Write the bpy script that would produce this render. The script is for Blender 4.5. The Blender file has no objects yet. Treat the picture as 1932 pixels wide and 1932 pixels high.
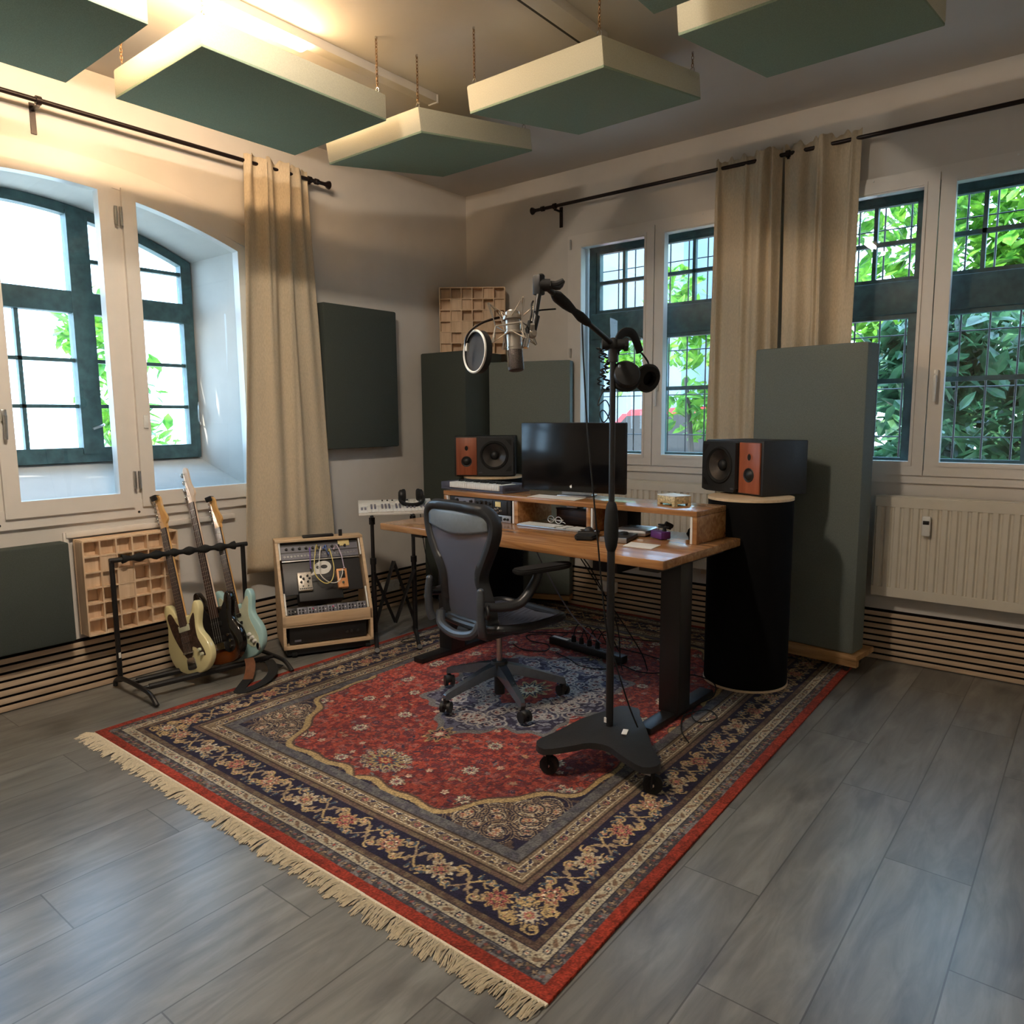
import bpy, bmesh, math, random
import numpy as np
from mathutils import Vector, Matrix, noise
PI = math.pi
R = math.radians
rnd = random.Random(7)
sc = bpy.context.scene
COL = sc.collection

# ------------------------------------------------------------------ materials
def lin(c):
    return tuple((v/12.92 if v <= .04045 else ((v+.055)/1.055)**2.4) for v in c)
def rgb(r, g, b):
    return lin((r/255, g/255, b/255))
def new_mat(name):
    m = bpy.data.materials.new(name); m.use_nodes = True
    nt = m.node_tree
    return m, nt, nt.nodes['Principled BSDF']
def mat(name, col, rough=.5, metal=0., var=.06, scale=40., bump=0., spec=.5, stretch=None, coat=0., trans=0., sheen=0.):
    """procedural: base colour broken up by noise, optional bump"""
    m, nt, b = new_mat(name)
    tc = nt.nodes.new('ShaderNodeTexCoord'); mp = nt.nodes.new('ShaderNodeMapping')
    nz = nt.nodes.new('ShaderNodeTexNoise'); nz.inputs['Scale'].default_value = scale; nz.inputs['Detail'].default_value = 4
    if stretch: mp.inputs['Scale'].default_value = stretch
    nt.links.new(tc.outputs['Object'], mp.inputs['Vector']); nt.links.new(mp.outputs['Vector'], nz.inputs['Vector'])
    cr = nt.nodes.new('ShaderNodeValToRGB')
    lo = tuple(max(0, v*(1-var*2)) for v in col); hi = tuple(min(1, v*(1+var*2)) for v in col)
    cr.color_ramp.elements[0].position = .3; cr.color_ramp.elements[0].color = (*lo, 1)
    cr.color_ramp.elements[1].position = .7; cr.color_ramp.elements[1].color = (*hi, 1)
    nt.links.new(nz.outputs['Fac'], cr.inputs['Fac']); nt.links.new(cr.outputs['Color'], b.inputs['Base Color'])
    b.inputs['Roughness'].default_value = rough; b.inputs['Metallic'].default_value = metal
    b.inputs['Specular IOR Level'].default_value = spec
    if coat: b.inputs['Coat Weight'].default_value = coat; b.inputs['Coat Roughness'].default_value = .06
    if sheen: b.inputs['Sheen Weight'].default_value = sheen
    if bump:
        bp = nt.nodes.new('ShaderNodeBump'); bp.inputs['Strength'].default_value = bump; bp.inputs['Distance'].default_value = .004
        nt.links.new(nz.outputs['Fac'], bp.inputs['Height']); nt.links.new(bp.outputs['Normal'], b.inputs['Normal'])
    return m
def wood(name, c1, c2, rough=.4, axis='X', scale=1., coat=0., bump=.05):
    """procedural grain running along an axis"""
    m, nt, b = new_mat(name)
    tc = nt.nodes.new('ShaderNodeTexCoord'); mp = nt.nodes.new('ShaderNodeMapping')
    s = {'X': (1.2, 14, 14), 'Y': (14, 1.2, 14), 'Z': (14, 14, 1.2)}[axis]
    mp.inputs['Scale'].default_value = tuple(v*scale for v in s)
    nz = nt.nodes.new('ShaderNodeTexNoise'); nz.inputs['Scale'].default_value = 2.2; nz.inputs['Detail'].default_value = 7
    nz.inputs['Distortion'].default_value = 1.1
    cr = nt.nodes.new('ShaderNodeValToRGB')
    cr.color_ramp.elements[0].position = .32; cr.color_ramp.elements[0].color = (*c1, 1)
    cr.color_ramp.elements[1].position = .68; cr.color_ramp.elements[1].color = (*c2, 1)
    nt.links.new(tc.outputs['Object'], mp.inputs['Vector']); nt.links.new(mp.outputs['Vector'], nz.inputs['Vector'])
    nt.links.new(nz.outputs['Fac'], cr.inputs['Fac']); nt.links.new(cr.outputs['Color'], b.inputs['Base Color'])
    bp = nt.nodes.new('ShaderNodeBump'); bp.inputs['Strength'].default_value = bump; bp.inputs['Distance'].default_value = .003
    nt.links.new(nz.outputs['Fac'], bp.inputs['Height']); nt.links.new(bp.outputs['Normal'], b.inputs['Normal'])
    b.inputs['Roughness'].default_value = rough
    if coat: b.inputs['Coat Weight'].default_value = coat; b.inputs['Coat Roughness'].default_value = .08
    return m
def glass_mat(name, tint=(1, 1, 1), refl=.9):
    m = bpy.data.materials.new(name); m.use_nodes = True; nt = m.node_tree; nt.nodes.clear()
    o = nt.nodes.new('ShaderNodeOutputMaterial'); mx = nt.nodes.new('ShaderNodeMixShader')
    t = nt.nodes.new('ShaderNodeBsdfTransparent'); g = nt.nodes.new('ShaderNodeBsdfGlossy'); f = nt.nodes.new('ShaderNodeFresnel')
    t.inputs['Color'].default_value = (*tint, 1); g.inputs['Roughness'].default_value = .01; f.inputs['IOR'].default_value = 1.45
    g.inputs['Color'].default_value = (refl, refl, refl, 1)
    nt.links.new(f.outputs['Fac'], mx.inputs['Fac']); nt.links.new(t.outputs[0], mx.inputs[1]); nt.links.new(g.outputs[0], mx.inputs[2])
    nt.links.new(mx.outputs[0], o.inputs['Surface'])
    return m
def emit_mat(name, col, strength):
    m = bpy.data.materials.new(name); m.use_nodes = True; nt = m.node_tree; nt.nodes.clear()
    o = nt.nodes.new('ShaderNodeOutputMaterial'); e = nt.nodes.new('ShaderNodeEmission')
    e.inputs['Color'].default_value = (*col, 1); e.inputs['Strength'].default_value = strength
    nt.links.new(e.outputs[0], o.inputs['Surface'])
    return m

# ------------------------------------------------------------------ mesh helpers
def BM(): return bmesh.new()
def _xf(bm, vs, M):
    if M is not None: bmesh.ops.transform(bm, matrix=M, verts=vs)
def box(bm, c, s, M=None, bev=0., seg=2):
    g = bmesh.ops.create_cube(bm, size=1.)
    vs = g['verts']
    bmesh.ops.scale(bm, vec=Vector(s), verts=vs)
    if bev > 0:
        es = list({e for v in vs for e in v.link_edges})
        r = bmesh.ops.bevel(bm, geom=es, offset=min(bev, .49*min(s)), segments=seg, affect='EDGES', profile=.5)
        vs = list({v for f in r['faces'] for v in f.verts} | {v for v in vs if v.is_valid})
        # every vertex of this island
        seen = set(vs); st = list(vs)
        while st:
            v = st.pop()
            for e in v.link_edges:
                o = e.other_vert(v)
                if o not in seen: seen.add(o); st.append(o)
        vs = list(seen)
    bmesh.ops.translate(bm, vec=Vector(c), verts=vs)
    _xf(bm, vs, M); return vs
def bx(bm, x0, x1, y0, y1, z0, z1, M=None, bev=0.):
    return box(bm, ((x0+x1)/2, (y0+y1)/2, (z0+z1)/2), (abs(x1-x0), abs(y1-y0), abs(z1-z0)), M, bev)
def cyl(bm, p0, p1, r0, r1=None, seg=16, caps=True):
    p0, p1 = Vector(p0), Vector(p1); r1 = r0 if r1 is None else r1
    d = p1-p0; L = d.length
    g = bmesh.ops.create_cone(bm, cap_ends=caps, segments=seg, radius1=r0, radius2=r1, depth=L)
    M = Matrix.Translation((p0+p1)/2) @ d.to_track_quat('Z', 'Y').to_matrix().to_4x4()
    bmesh.ops.transform(bm, matrix=M, verts=g['verts']); return g['verts']
def sph(bm, c, r, s=(1, 1, 1), u=16, v=10, M=None):
    g = bmesh.ops.create_uvsphere(bm, u_segments=u, v_segments=v, radius=r)
    bmesh.ops.scale(bm, vec=Vector(s), verts=g['verts']); bmesh.ops.translate(bm, vec=Vector(c), verts=g['verts'])
    _xf(bm, g['verts'], M); return g['verts']
def smooth_path(pts, n=6, closed=False):
    P = [Vector(p) for p in pts]; out = []
    m = len(P); rng = range(m if closed else m-1)
    for i in rng:
        if closed: a, b, c, d = P[(i-1) % m], P[i], P[(i+1) % m], P[(i+2) % m]
        else: a, b, c, d = P[max(i-1, 0)], P[i], P[i+1], P[min(i+2, m-1)]
        for k in range(n):
            t = k/n
            out.append(.5*((2*b)+(c-a)*t+(2*a-5*b+4*c-d)*t*t+(3*b-a-3*c+d)*t**3))
    if not closed: out.append(P[-1].copy())
    return out
def tube(bm, pts, r, seg=8, closed=False, smooth=0, flat=None):
    """sweep a circle (or ellipse flat=(rx, ry)) along points; r a number or a list"""
    P = smooth_path(pts, smooth, closed) if smooth else [Vector(p) for p in pts]
    n = len(P)
    if isinstance(r, (list, tuple)):
        rr = [r[min(int(i/(n-1)*(len(r)-1)), len(r)-2)] * (1-((i/(n-1)*(len(r)-1)) - min(int(i/(n-1)*(len(r)-1)), len(r)-2))) +
              r[min(int(i/(n-1)*(len(r)-1)), len(r)-2)+1] * ((i/(n-1)*(len(r)-1)) - min(int(i/(n-1)*(len(r)-1)), len(r)-2)) for i in range(n)]
    else: rr = [r]*n
    T = []
    for i in range(n):
        a = P[(i-1) % n] if closed else P[max(i-1, 0)]; b = P[(i+1) % n] if closed else P[min(i+1, n-1)]
        d = (b-a); T.append(d.normalized() if d.length > 1e-9 else Vector((0, 0, 1)))
    up = Vector((0, 0, 1)) if abs(T[0].z) < .9 else Vector((1, 0, 0))
    N = (up - T[0]*up.dot(T[0])).normalized(); rings = []
    for i in range(n):
        N = (N - T[i]*N.dot(T[i])).normalized(); B = T[i].cross(N)
        fx, fy = flat if flat else (1, 1)
        rings.append([bm.verts.new(P[i] + N*(rr[i]*fx*math.cos(2*PI*k/seg)) + B*(rr[i]*fy*math.sin(2*PI*k/seg))) for k in range(seg)])
    for i in range(n if closed else n-1):
        a, b = rings[i], rings[(i+1) % n]
        for k in range(seg):
            bm.faces.new((a[k], a[(k+1) % seg], b[(k+1) % seg], b[k]))
    if not closed:
        bm.faces.new(rings[0][::-1]); bm.faces.new(rings[-1])
    return [v for r_ in rings for v in r_]
def lathe(bm, prof, seg=32, M=None):
    """prof: (r, z) pairs from bottom to top, spun about z"""
    rings = []
    for r, z in prof:
        if r < 1e-6: rings.append([bm.verts.new((0, 0, z))])
        else: rings.append([bm.verts.new((r*math.cos(2*PI*k/seg), r*math.sin(2*PI*k/seg), z)) for k in range(seg)])
    for a, b in zip(rings, rings[1:]):
        for k in range(seg):
            k2 = (k+1) % seg
            if len(a) == 1 and len(b) == 1: continue
            if len(a) == 1: bm.faces.new((a[0], b[k2], b[k]))
            elif len(b) == 1: bm.faces.new((a[k], a[k2], b[0]))
            else: bm.faces.new((a[k], a[k2], b[k2], b[k]))
    vs = [v for r in rings for v in r]
    _xf(bm, vs, M); return vs
def prism(bm, poly, z0, z1, M=None):
    """polygon in xy extruded z0..z1"""
    a = [bm.verts.new((x, y, z0)) for x, y in poly]; b = [bm.verts.new((x, y, z1)) for x, y in poly]
    n = len(poly)
    bm.faces.new(a[::-1]); bm.faces.new(b)
    for i in range(n): bm.faces.new((a[i], a[(i+1) % n], b[(i+1) % n], b[i]))
    _xf(bm, a+b, M); return a+b
def quad(bm, a, b, c, d):
    return bm.faces.new([bm.verts.new(p) for p in (a, b, c, d)])
def obj(name, bm, m, parent=None, smooth=35, world=False, fix=True):
    if world and parent is not None:
        bm.transform(MW(parent).inverted())
    if fix: bmesh.ops.recalc_face_normals(bm, faces=bm.faces)
    me = bpy.data.meshes.new(name); bm.to_mesh(me); bm.free()
    if m is not None: me.materials.append(m)
    if smooth:
        me.shade_smooth(); me.set_sharp_from_angle(angle=R(smooth))
    o = bpy.data.objects.new(name, me); COL.objects.link(o)
    if parent is not None: o.parent = parent
    return o
def MW(o):
    M = o.matrix_basis.copy()
    while o.parent is not None:
        o = o.parent; M = o.matrix_basis @ M
    return M
def tag(o, label, cat, group=None):
    o['label'] = label; o['category'] = cat
    if group: o['group'] = group
    return o
def thing(name, label, cat, loc=(0, 0, 0), rotz=0., group=None, mx=None):
    o = bpy.data.objects.new(name, None); COL.objects.link(o); o.empty_display_size = .1
    if mx is not None: o.matrix_basis = mx
    else: o.location = loc; o.rotation_euler = (0, 0, rotz)
    return tag(o, label, cat, group)
def struct(name, bm, m, parent=None, smooth=35, fix=True):
    o = obj(name, bm, m, parent, smooth, fix=fix)
    if parent is None: o['kind'] = 'structure'
    return o
def copy_tree(o, parent=None):
    c = o.copy(); COL.objects.link(c)
    if parent is not None: c.parent = parent
    for ch in list(o.children): copy_tree(ch, c)
    return c

# ------------------------------------------------------------------ camera (calibrated from the photograph)
CAM = Vector((4.37796, -4.87278, 1.5))
CR, CU, CW = Vector((.7805, .6247, -.0078)), None, None
def _cam():
    yaw, pit, rol = R(128.69461), R(-7.29761), R(-.44901)
    f = Vector((math.cos(yaw)*math.cos(pit), math.sin(yaw)*math.cos(pit), math.sin(pit)))
    r = Vector((math.sin(yaw), -math.cos(yaw), 0)); u = r.cross(f)
    return r*math.cos(rol)+u*math.sin(rol), -r*math.sin(rol)+u*math.cos(rol), f
CR, CU, CW = _cam()
FPX = 1393.756
cd = bpy.data.cameras.new('camera'); cam = bpy.data.objects.new('camera', cd); COL.objects.link(cam)
cd.sensor_width = 36; cd.sensor_fit = 'HORIZONTAL'; cd.lens = FPX/1932*36; cd.clip_start = .05; cd.clip_end = 300
Mc = Matrix((CR, CU, -CW)).transposed().to_4x4(); Mc.translation = CAM
cam.matrix_world = Mc; sc.camera = cam
def D(px, py, depth):
    """world point seen at a photograph pixel at a given depth; used to place what was measured there"""
    return CAM + (CR*((px-966)/FPX) - CU*((py-966)/FPX) + CW)*depth
sc.view_settings.view_transform = 'Standard'; sc.view_settings.look = 'None'
sc.view_settings.gamma = 1; sc.view_settings.use_curve_mapping = False
sc.cycles.use_denoising = True
sc.cycles.max_bounces = 8; sc.cycles.diffuse_bounces = 4; sc.cycles.glossy_bounces = 4; sc.cycles.transparent_max_bounces = 16
sc.cycles.sample_clamp_indirect = 6; sc.cycles.caustics_reflective = False; sc.cycles.caustics_refractive = False

# ------------------------------------------------------------------ shared materials
M_wall = mat('white_wall_paint', rgb(214, 208, 200), .85, var=.015, scale=6, bump=.03)
M_ceil = mat('white_ceiling_paint', rgb(212, 206, 198), .9, var=.012, scale=4, bump=.02)
M_white = mat('white_window_lacquer', rgb(222, 216, 208), .35, var=.012, scale=12)
M_rad = mat('cream_radiator_enamel', rgb(216, 208, 192), .4, var=.012, scale=15)
M_green = mat('old_dark_green_paint', rgb(54, 82, 82), .5, var=.18, scale=18, bump=.15)
M_black = mat('matt_black_metal', rgb(22, 21, 22), .42, var=.08, scale=60)
M_rod = mat('dark_bronze_rod', rgb(34, 24, 24), .35, .4, var=.08, scale=60)
M_plastic = mat('black_plastic', rgb(24, 24, 25), .5, var=.08, scale=70)
M_rubber = mat('black_rubber', rgb(14, 14, 14), .8, var=.1, scale=70)
M_steel = mat('brushed_steel', rgb(190, 190, 188), .28, 1., var=.05, scale=50, stretch=(1, 1, 12))
M_chrome = mat('chrome', rgb(210, 210, 210), .12, 1., var=.02, scale=30)
M_fab_green = mat('green_grey_absorber_fabric', rgb(112, 119, 114), .95, var=.06, scale=260, bump=.25, spec=.1)
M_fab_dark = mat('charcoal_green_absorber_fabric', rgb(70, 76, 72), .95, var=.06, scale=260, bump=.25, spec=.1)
M_fab_cloud = mat('green_cloud_fabric', rgb(140, 156, 134), .95, var=.06, scale=220, bump=.25, spec=.1)
M_fab_side = mat('beige_cloud_fabric', rgb(196, 192, 170), .95, var=.04, scale=240, bump=.2, spec=.1)
M_curtain = mat('sand_curtain_cloth', rgb(200, 185, 160), .95, var=.05, scale=180, bump=.2, spec=.1, stretch=(1, 1, .3))
M_glass = glass_mat('clear_pane')
M_oldglass = glass_mat('old_pane', (.93, .98, .97))
M_slat = wood('oak_slats', rgb(178, 152, 126), rgb(208, 184, 156), .55, 'X')
M_felt = mat('black_felt', rgb(18, 14, 15), .95, var=.1, scale=90, spec=.1)
M_pine = wood('pale_pine_blocks', rgb(206, 174, 140), rgb(228, 200, 168), .6, 'Z', .8)
M_desk = wood('oiled_oak', rgb(142, 96, 56), rgb(186, 136, 88), .26, 'X', .9, coat=.25)
M_ply = wood('birch_plywood', rgb(206, 176, 140), rgb(228, 200, 164), .5, 'X', .8)
M_paper = mat('white_paper', rgb(236, 234, 228), .8, var=.01, scale=20)
M_whitepl = mat('white_plastic', rgb(226, 226, 222), .4, var=.02, scale=50)
M_silver = mat('anodised_aluminium', rgb(186, 188, 190), .35, .85, var=.03, scale=60)
# ------------------------------------------------------------------ room shell
RX, RY, H = 6.3, -7.2, 3.353
# floor: grey oak laminate, planks along y, staggered
def floor_mat():
    m, nt, b = new_mat('grey_oak_laminate'); N = nt.nodes.new; L = nt.links.new
    tc = N('ShaderNodeTexCoord'); sp = N('ShaderNodeSeparateXYZ'); L(tc.outputs['Object'], sp.inputs[0])
    def mth(op, a, bb=None, c=None):
        n = N('ShaderNodeMath'); n.operation = op
        for i, v in enumerate((a, bb, c)):
            if v is None: continue
            if isinstance(v, (int, float)): n.inputs[i].default_value = v
            else: L(v, n.inputs[i])
        return n.outputs[0]
    PW, PL = .258, 1.38
    u = mth('DIVIDE', mth('SUBTRACT', sp.outputs['X'], 3.634), PW)
    iu = mth('FLOOR', u); fu = mth('FRACT', u)
    wn = N('ShaderNodeTexWhiteNoise'); wn.noise_dimensions = '1D'; L(iu, wn.inputs['W'])
    off = mth('MULTIPLY', iu, .331)
    v = mth('ADD', mth('DIVIDE', mth('ADD', sp.outputs['Y'], 3.171), PL), off)
    iv = mth('FLOOR', v); fv = mth('FRACT', v)
    idn = mth('ADD', mth('MULTIPLY', iu, 7.13), mth('MULTIPLY', iv, 3.71))
    wn2 = N('ShaderNodeTexWhiteNoise'); wn2.noise_dimensions = '1D'; L(idn, wn2.inputs['W'])
    cb = N('ShaderNodeCombineXYZ')
    L(mth('MULTIPLY', sp.outputs['X'], 9.), cb.inputs[0]); L(mth('MULTIPLY', sp.outputs['Y'], 1.5), cb.inputs[1]); L(mth('MULTIPLY', wn2.outputs['Value'], 40.), cb.inputs[2])
    nz = N('ShaderNodeTexNoise'); nz.inputs['Scale'].default_value = 1.6; nz.inputs['Detail'].default_value = 8; nz.inputs['Roughness'].default_value = .62
    nz.inputs['Distortion'].default_value = .55; L(cb.outputs[0], nz.inputs['Vector'])
    cr = N('ShaderNodeValToRGB'); e = cr.color_ramp.elements
    e[0].position = .28; e[0].color = (*rgb(88, 87, 84), 1); e[1].position = .74; e[1].color = (*rgb(136, 135, 129), 1)
    k = e.new(.5); k.color = (*rgb(113, 112, 107), 1)
    L(nz.outputs['Fac'], cr.inputs['Fac'])
    # dark knots
    cb2 = N('ShaderNodeCombineXYZ'); L(mth('MULTIPLY', sp.outputs['X'], 4.2), cb2.inputs[0]); L(mth('MULTIPLY', sp.outputs['Y'], 1.9), cb2.inputs[1]); L(mth('MULTIPLY', wn2.outputs['Value'], 23.), cb2.inputs[2])
    vo = N('ShaderNodeTexNoise'); vo.inputs['Scale'].default_value = 1.1; vo.inputs['Detail'].default_value = 3; L(cb2.outputs[0], vo.inputs['Vector'])
    kn = N('ShaderNodeMapRange'); kn.inputs['From Min'].default_value = .62; kn.inputs['From Max'].default_value = .78; L(vo.outputs['Fac'], kn.inputs['Value'])
    mxk = N('ShaderNodeMix'); mxk.data_type = 'RGBA'; mxk.blend_type = 'MULTIPLY'; L(mth('MULTIPLY', kn.outputs[0], .55), mxk.inputs['Factor'])
    L(cr.outputs['Color'], mxk.inputs['A']); mxk.inputs['B'].default_value = (*rgb(110, 100, 92), 1)
    # plank to plank tone
    tn = mth('ADD', mth('MULTIPLY', wn2.outputs['Value'], .24), .88)
    mx2 = N('ShaderNodeVectorMath'); mx2.operation = 'SCALE'; L(mxk.outputs['Result'], mx2.inputs[0]); L(tn, mx2.inputs['Scale'])
    # seams
    su = mth('MINIMUM', fu, mth('SUBTRACT', 1., fu)); sv = mth('MINIMUM', fv, mth('SUBTRACT', 1., fv))
    s1 = mth('LESS_THAN', su, .009); s2 = mth('LESS_THAN', sv, .0016); seam = mth('MAXIMUM', s1, s2)
    mx3 = N('ShaderNodeMix'); mx3.data_type = 'RGBA'; L(mth('MULTIPLY', seam, .7), mx3.inputs['Factor']); L(mx2.outputs[0], mx3.inputs['A']); mx3.inputs['B'].default_value = (*rgb(50, 47, 44), 1)
    L(mx3.outputs['Result'], b.inputs['Base Color'])
    b.inputs['Roughness'].default_value = .29; b.inputs['Specular IOR Level'].default_value = .62
    bp = N('ShaderNodeBump'); bp.inputs['Strength'].default_value = .12; bp.inputs['Distance'].default_value = .002
    L(mth('SUBTRACT', nz.outputs['Fac'], mth('MULTIPLY', seam, 1.5)), bp.inputs['Height']); L(bp.outputs['Normal'], b.inputs['Normal'])
    return m
bm = BM(); bx(bm, -.05, RX, RY, .05, -.12, 0); struct('floor', bm, floor_mat(), smooth=0)
bm = BM(); bx(bm, -.62, RX+.2, RY-.2, .32, H, H+.2); struct('ceiling', bm, M_ceil, smooth=0)
bm = BM(); bx(bm, RX, RX+.2, RY, .02, -.1, H+.02); struct('wall_east', bm, M_wall, smooth=0)
bm = BM(); bx(bm, -.02, RX, RY-.2, RY, -.1, H+.02); struct('wall_back', bm, M_wall, smooth=0)

# left wall (x = 0) with the arched window opening, splayed reveal 0.6 deep
YC = -3.25
WI, WO, XO = 1.2, 1.06, -.6                       # half width inside / outside, outer plane
def arch_in(y): return 2.84-.165*(y-YC)**2
def arch_out(y): return 2.80-.222*(y-YC)**2
ZI, ZO = .985, 1.245                               # sill inside / outside
bm = BM()
def strip(y0, y1, z0a, z1a, z0b, z1b): quad(bm, (0, y0, z0a), (0, y1, z0b), (0, y1, z1b), (0, y0, z1a))
strip(RY, YC-WI, -.1, H, -.1, H); strip(YC+WI, .0, -.1, H, -.1, H)
strip(YC-WI, YC+WI, -.1, ZI, -.1, ZI)
NS = 24
ys = [YC-WI+2*WI*i/NS for i in range(NS+1)]
for a, b in zip(ys, ys[1:]): strip(a, b, arch_in(a), H, arch_in(b), H)
yo = [YC-WO+2*WO*i/NS for i in range(NS+1)]
for i in range(NS):                                # soffit of the reveal
    a, b, c, d = ys[i], ys[i+1], yo[i], yo[i+1]
    quad(bm, (0, a, arch_in(a)), (0, b, arch_in(b)), (XO, d, arch_out(d)), (XO, c, arch_out(c)))
quad(bm, (0, YC-WI, ZI), (0, YC+WI, ZI), (XO, YC+WO, ZO), (XO, YC-WO, ZO))
for s in (-1, 1):
    quad(bm, (0, YC+s*WI, ZI), (0, YC+s*WI, arch_in(YC+s*WI)), (XO, YC+s*WO, arch_out(YC+s*WO)), (XO, YC+s*WO, ZO))
# outer face of the masonry
def strip2(y0, y1, a, b, c, d): quad(bm, (XO-.02, y0, a), (XO-.02, y1, c), (XO-.02, y1, d), (XO-.02, y0, b))
strip2(RY, YC-WO, -.6, H, -.6, H); strip2(YC+WO, .3, -.6, H, -.6, H); strip2(YC-WO, YC+WO, -.6, ZO, -.6, ZO)
for a, b in zip(yo, yo[1:]): strip2(a, b, arch_out(a), H, arch_out(b), H)
struct('wall_left', bm, M_wall, smooth=25)

# right wall (y = 0) with two rectangular openings
W1, W2 = 1.803, 3.562                              # window centres
HW, ZB, ZT = .70, 1.13, 2.80
bm = BM()
xs = [0., W1-HW, W1+HW, W2-HW, W2+HW, RX]
for i in range(5):
    a, b = xs[i], xs[i+1]
    if i in (1, 3):
        bx(bm, a, b, 0, .24, -.1, ZB); bx(bm, a, b, 0, .24, ZT, H)
    else: bx(bm, a, b, 0, .24, -.1, H)
struct('wall_right', bm, M_wall, smooth=0)

# ---- slat baseboards
def slat_board(name, n, z0, z1, length, along, at):
    """black felt strip with horizontal oak slats"""
    bm = BM(); pitch = (z1-z0)/n
    for i in range(n):
        za = z0+i*pitch+.0; zb = za+pitch*.66
        if along == 'x': bx(bm, at[0], at[0]+length, -.026, -.018, za, zb, bev=.001)
        else: bx(bm, .018, .026, at[0], at[0]+length, za, zb, bev=.001)
    o = struct(name, bm, M_slat if along == 'x' else M_slat_y)
    bm = BM()
    if along == 'x': bx(bm, at[0], at[0]+length, -.0185, -.001, z0, z1)
    else: bx(bm, .001, .0185, at[0], at[0]+length, z0, z1)
    obj('felt_backing', bm, M_felt, o)
    return o
M_slat_y = wood('oak_slats_lengthwise', rgb(178, 152, 126), rgb(208, 184, 156), .55, 'Y')
slat_board('baseboard_right', 8, .005, .315, 5.5, 'x', (.45,))
slat_board('baseboard_left', 7, .005, .298, 6.5, 'y', (-7.0,))

# ------------------------------------------------------------------ windows
# window_1: white three-sash arched window on the left wall, old green outer window behind
def arc_poly(y0, y1, zb, f, n=14):
    p = [(y0, zb), (y1, zb)]
    for i in range(n+1):
        y = y1+(y0-y1)*i/n; p.append((y, f(y)))
    return p
def frame_yz(bm, y0, y1, zb, f, w, wt, x0, x1, wb=None, n=14):
    """frame of width w (top wt, bottom wb) around an arched light, in the yz plane"""
    wb = w if wb is None else wb
    o = arc_poly(y0, y1, zb, f, n); i = arc_poly(y0+w, y1-w, zb+wb, lambda y: f(y)-wt, n)
    m = len(o)
    V = [[bm.verts.new((x, y, z)) for y, z in P] for x in (x0, x1) for P in (o, i)]
    for k in range(m):
        j = (k+1) % m
        bm.faces.new((V[0][k], V[0][j], V[1][j], V[1][k])); bm.faces.new((V[2][k], V[2][j], V[3][j], V[3][k]))
        bm.faces.new((V[0][k], V[0][j], V[2][j], V[2][k])); bm.faces.new((V[1][k], V[1][j], V[3][j], V[3][k]))
def pane_yz(bm, y0, y1, zb, f, x, n=14):
    P = arc_poly(y0, y1, zb, f, n); bm.faces.new([bm.verts.new((x, y, z)) for y, z in P])
def sash_top(y): return 2.80-.178*(y-YC)**2
bm = BM()
frame_yz(bm, YC-1.23, YC+1.23, .945, lambda y: 2.905-.155*(y-YC)**2, .10, .12, -.02, .018, .10, 28)
for y in (-3.595, -2.905): bx(bm, -.02, .012, y-.035, y+.035, 1.0, arch_in(y)-.03)
o_w1 = struct('window_1', bm, M_white)
SA = [(-4.36, -3.625), (-3.572, -2.928), (-2.878, -2.11)]
for k, (a, b) in enumerate(SA):
    bm = BM(); frame_yz(bm, a, b, 1.002, sash_top, .075, .05, -.03, .032, .085)
    s = obj('sash', bm, M_white, o_w1)
    bm = BM(); pane_yz(bm, a+.072, b-.072, 1.084, lambda y: sash_top(y)-.048, 0.)
    obj('pane', bm, M_glass, s)
    if k:
        bm = BM()
        for z in (1.16, 2.62):
            cyl(bm, (.036, a-.012 if k == 2 else b+.012, z-.05), (.036, a-.012 if k == 2 else b+.012, z+.05), .008, seg=10)
        obj('hinge', bm, M_steel, s)
bm = BM(); bx(bm, .03, .05, -3.575+.02, -3.575+.045, 1.5, 1.56, bev=.004); cyl(bm, (.055, -3.54, 1.53), (.055, -3.545, 1.41), .009, seg=10)
obj('handle', bm, M_steel, o_w1)
bm = BM(); bx(bm, .032, .042, -2.845, -2.82, 1.455, 1.53, bev=.003); obj('latch_plate', bm, M_whitepl, o_w1)
for y in (-3.6, -2.9):
    bm = BM(); cyl(bm, (.016, y, .972), (.021, y, .972), .007, seg=10); obj('screw_cap', bm, M_plastic, o_w1)
# the green outer window
bm = BM()
X0, X1 = XO-.01, XO+.055
fo = arch_out
frame_yz(bm, YC-WO, YC+WO, ZO, fo, .07, .06, X0, X1, .09, 28)
for y in (YC-.355, YC+.355): bx(bm, X0, X1+.015, y-.06, y+.06, ZO+.05, fo(y)-.03)
bx(bm, X0, X1+.012, YC-WO+.02, YC+WO-.02, 2.145, 2.275, bev=.01)
for (a, b) in ((YC-.99, YC-.415), (YC-.295, YC+.295), (YC+.415, YC+.99)):   # casements below the transom
    for z in (1.865, 1.588): bx(bm, X0+.015, X1-.012, a, b, z-.011, z+.011)
bx(bm, X0+.015, X1-.012, YC-.011, YC+.011, ZO+.05, 2.16)
for (a, b) in ((YC-.99, YC-.415), (YC+.415, YC+.99)): bx(bm, X0+.015, X1-.012, a, b, 2.455, 2.478)
o_w2 = struct('window_2', bm, M_green)
bm = BM(); pane_yz(bm, YC-WO+.05, YC+WO-.05, ZO+.07, lambda y: fo(y)-.04, XO+.02, 28); obj('pane', bm, M_oldglass, o_w2)
bm = BM()
tube(bm, [(X1+.01, YC+WO-.005, 1.62), (X1+.05, YC+WO-.03, 1.56), (X1+.05, YC+WO-.03, 1.50), (X1+.02, YC+WO-.005, 1.47)], .006, 8, smooth=4)
tube(bm, [(X1+.015, YC+.42, 1.475), (X1+.05, YC+.40, 1.47), (X1+.055, YC+.34, 1.45)], .008, 8, smooth=4)
obj('espagnolette_handle', bm, M_steel, o_w2)

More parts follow.
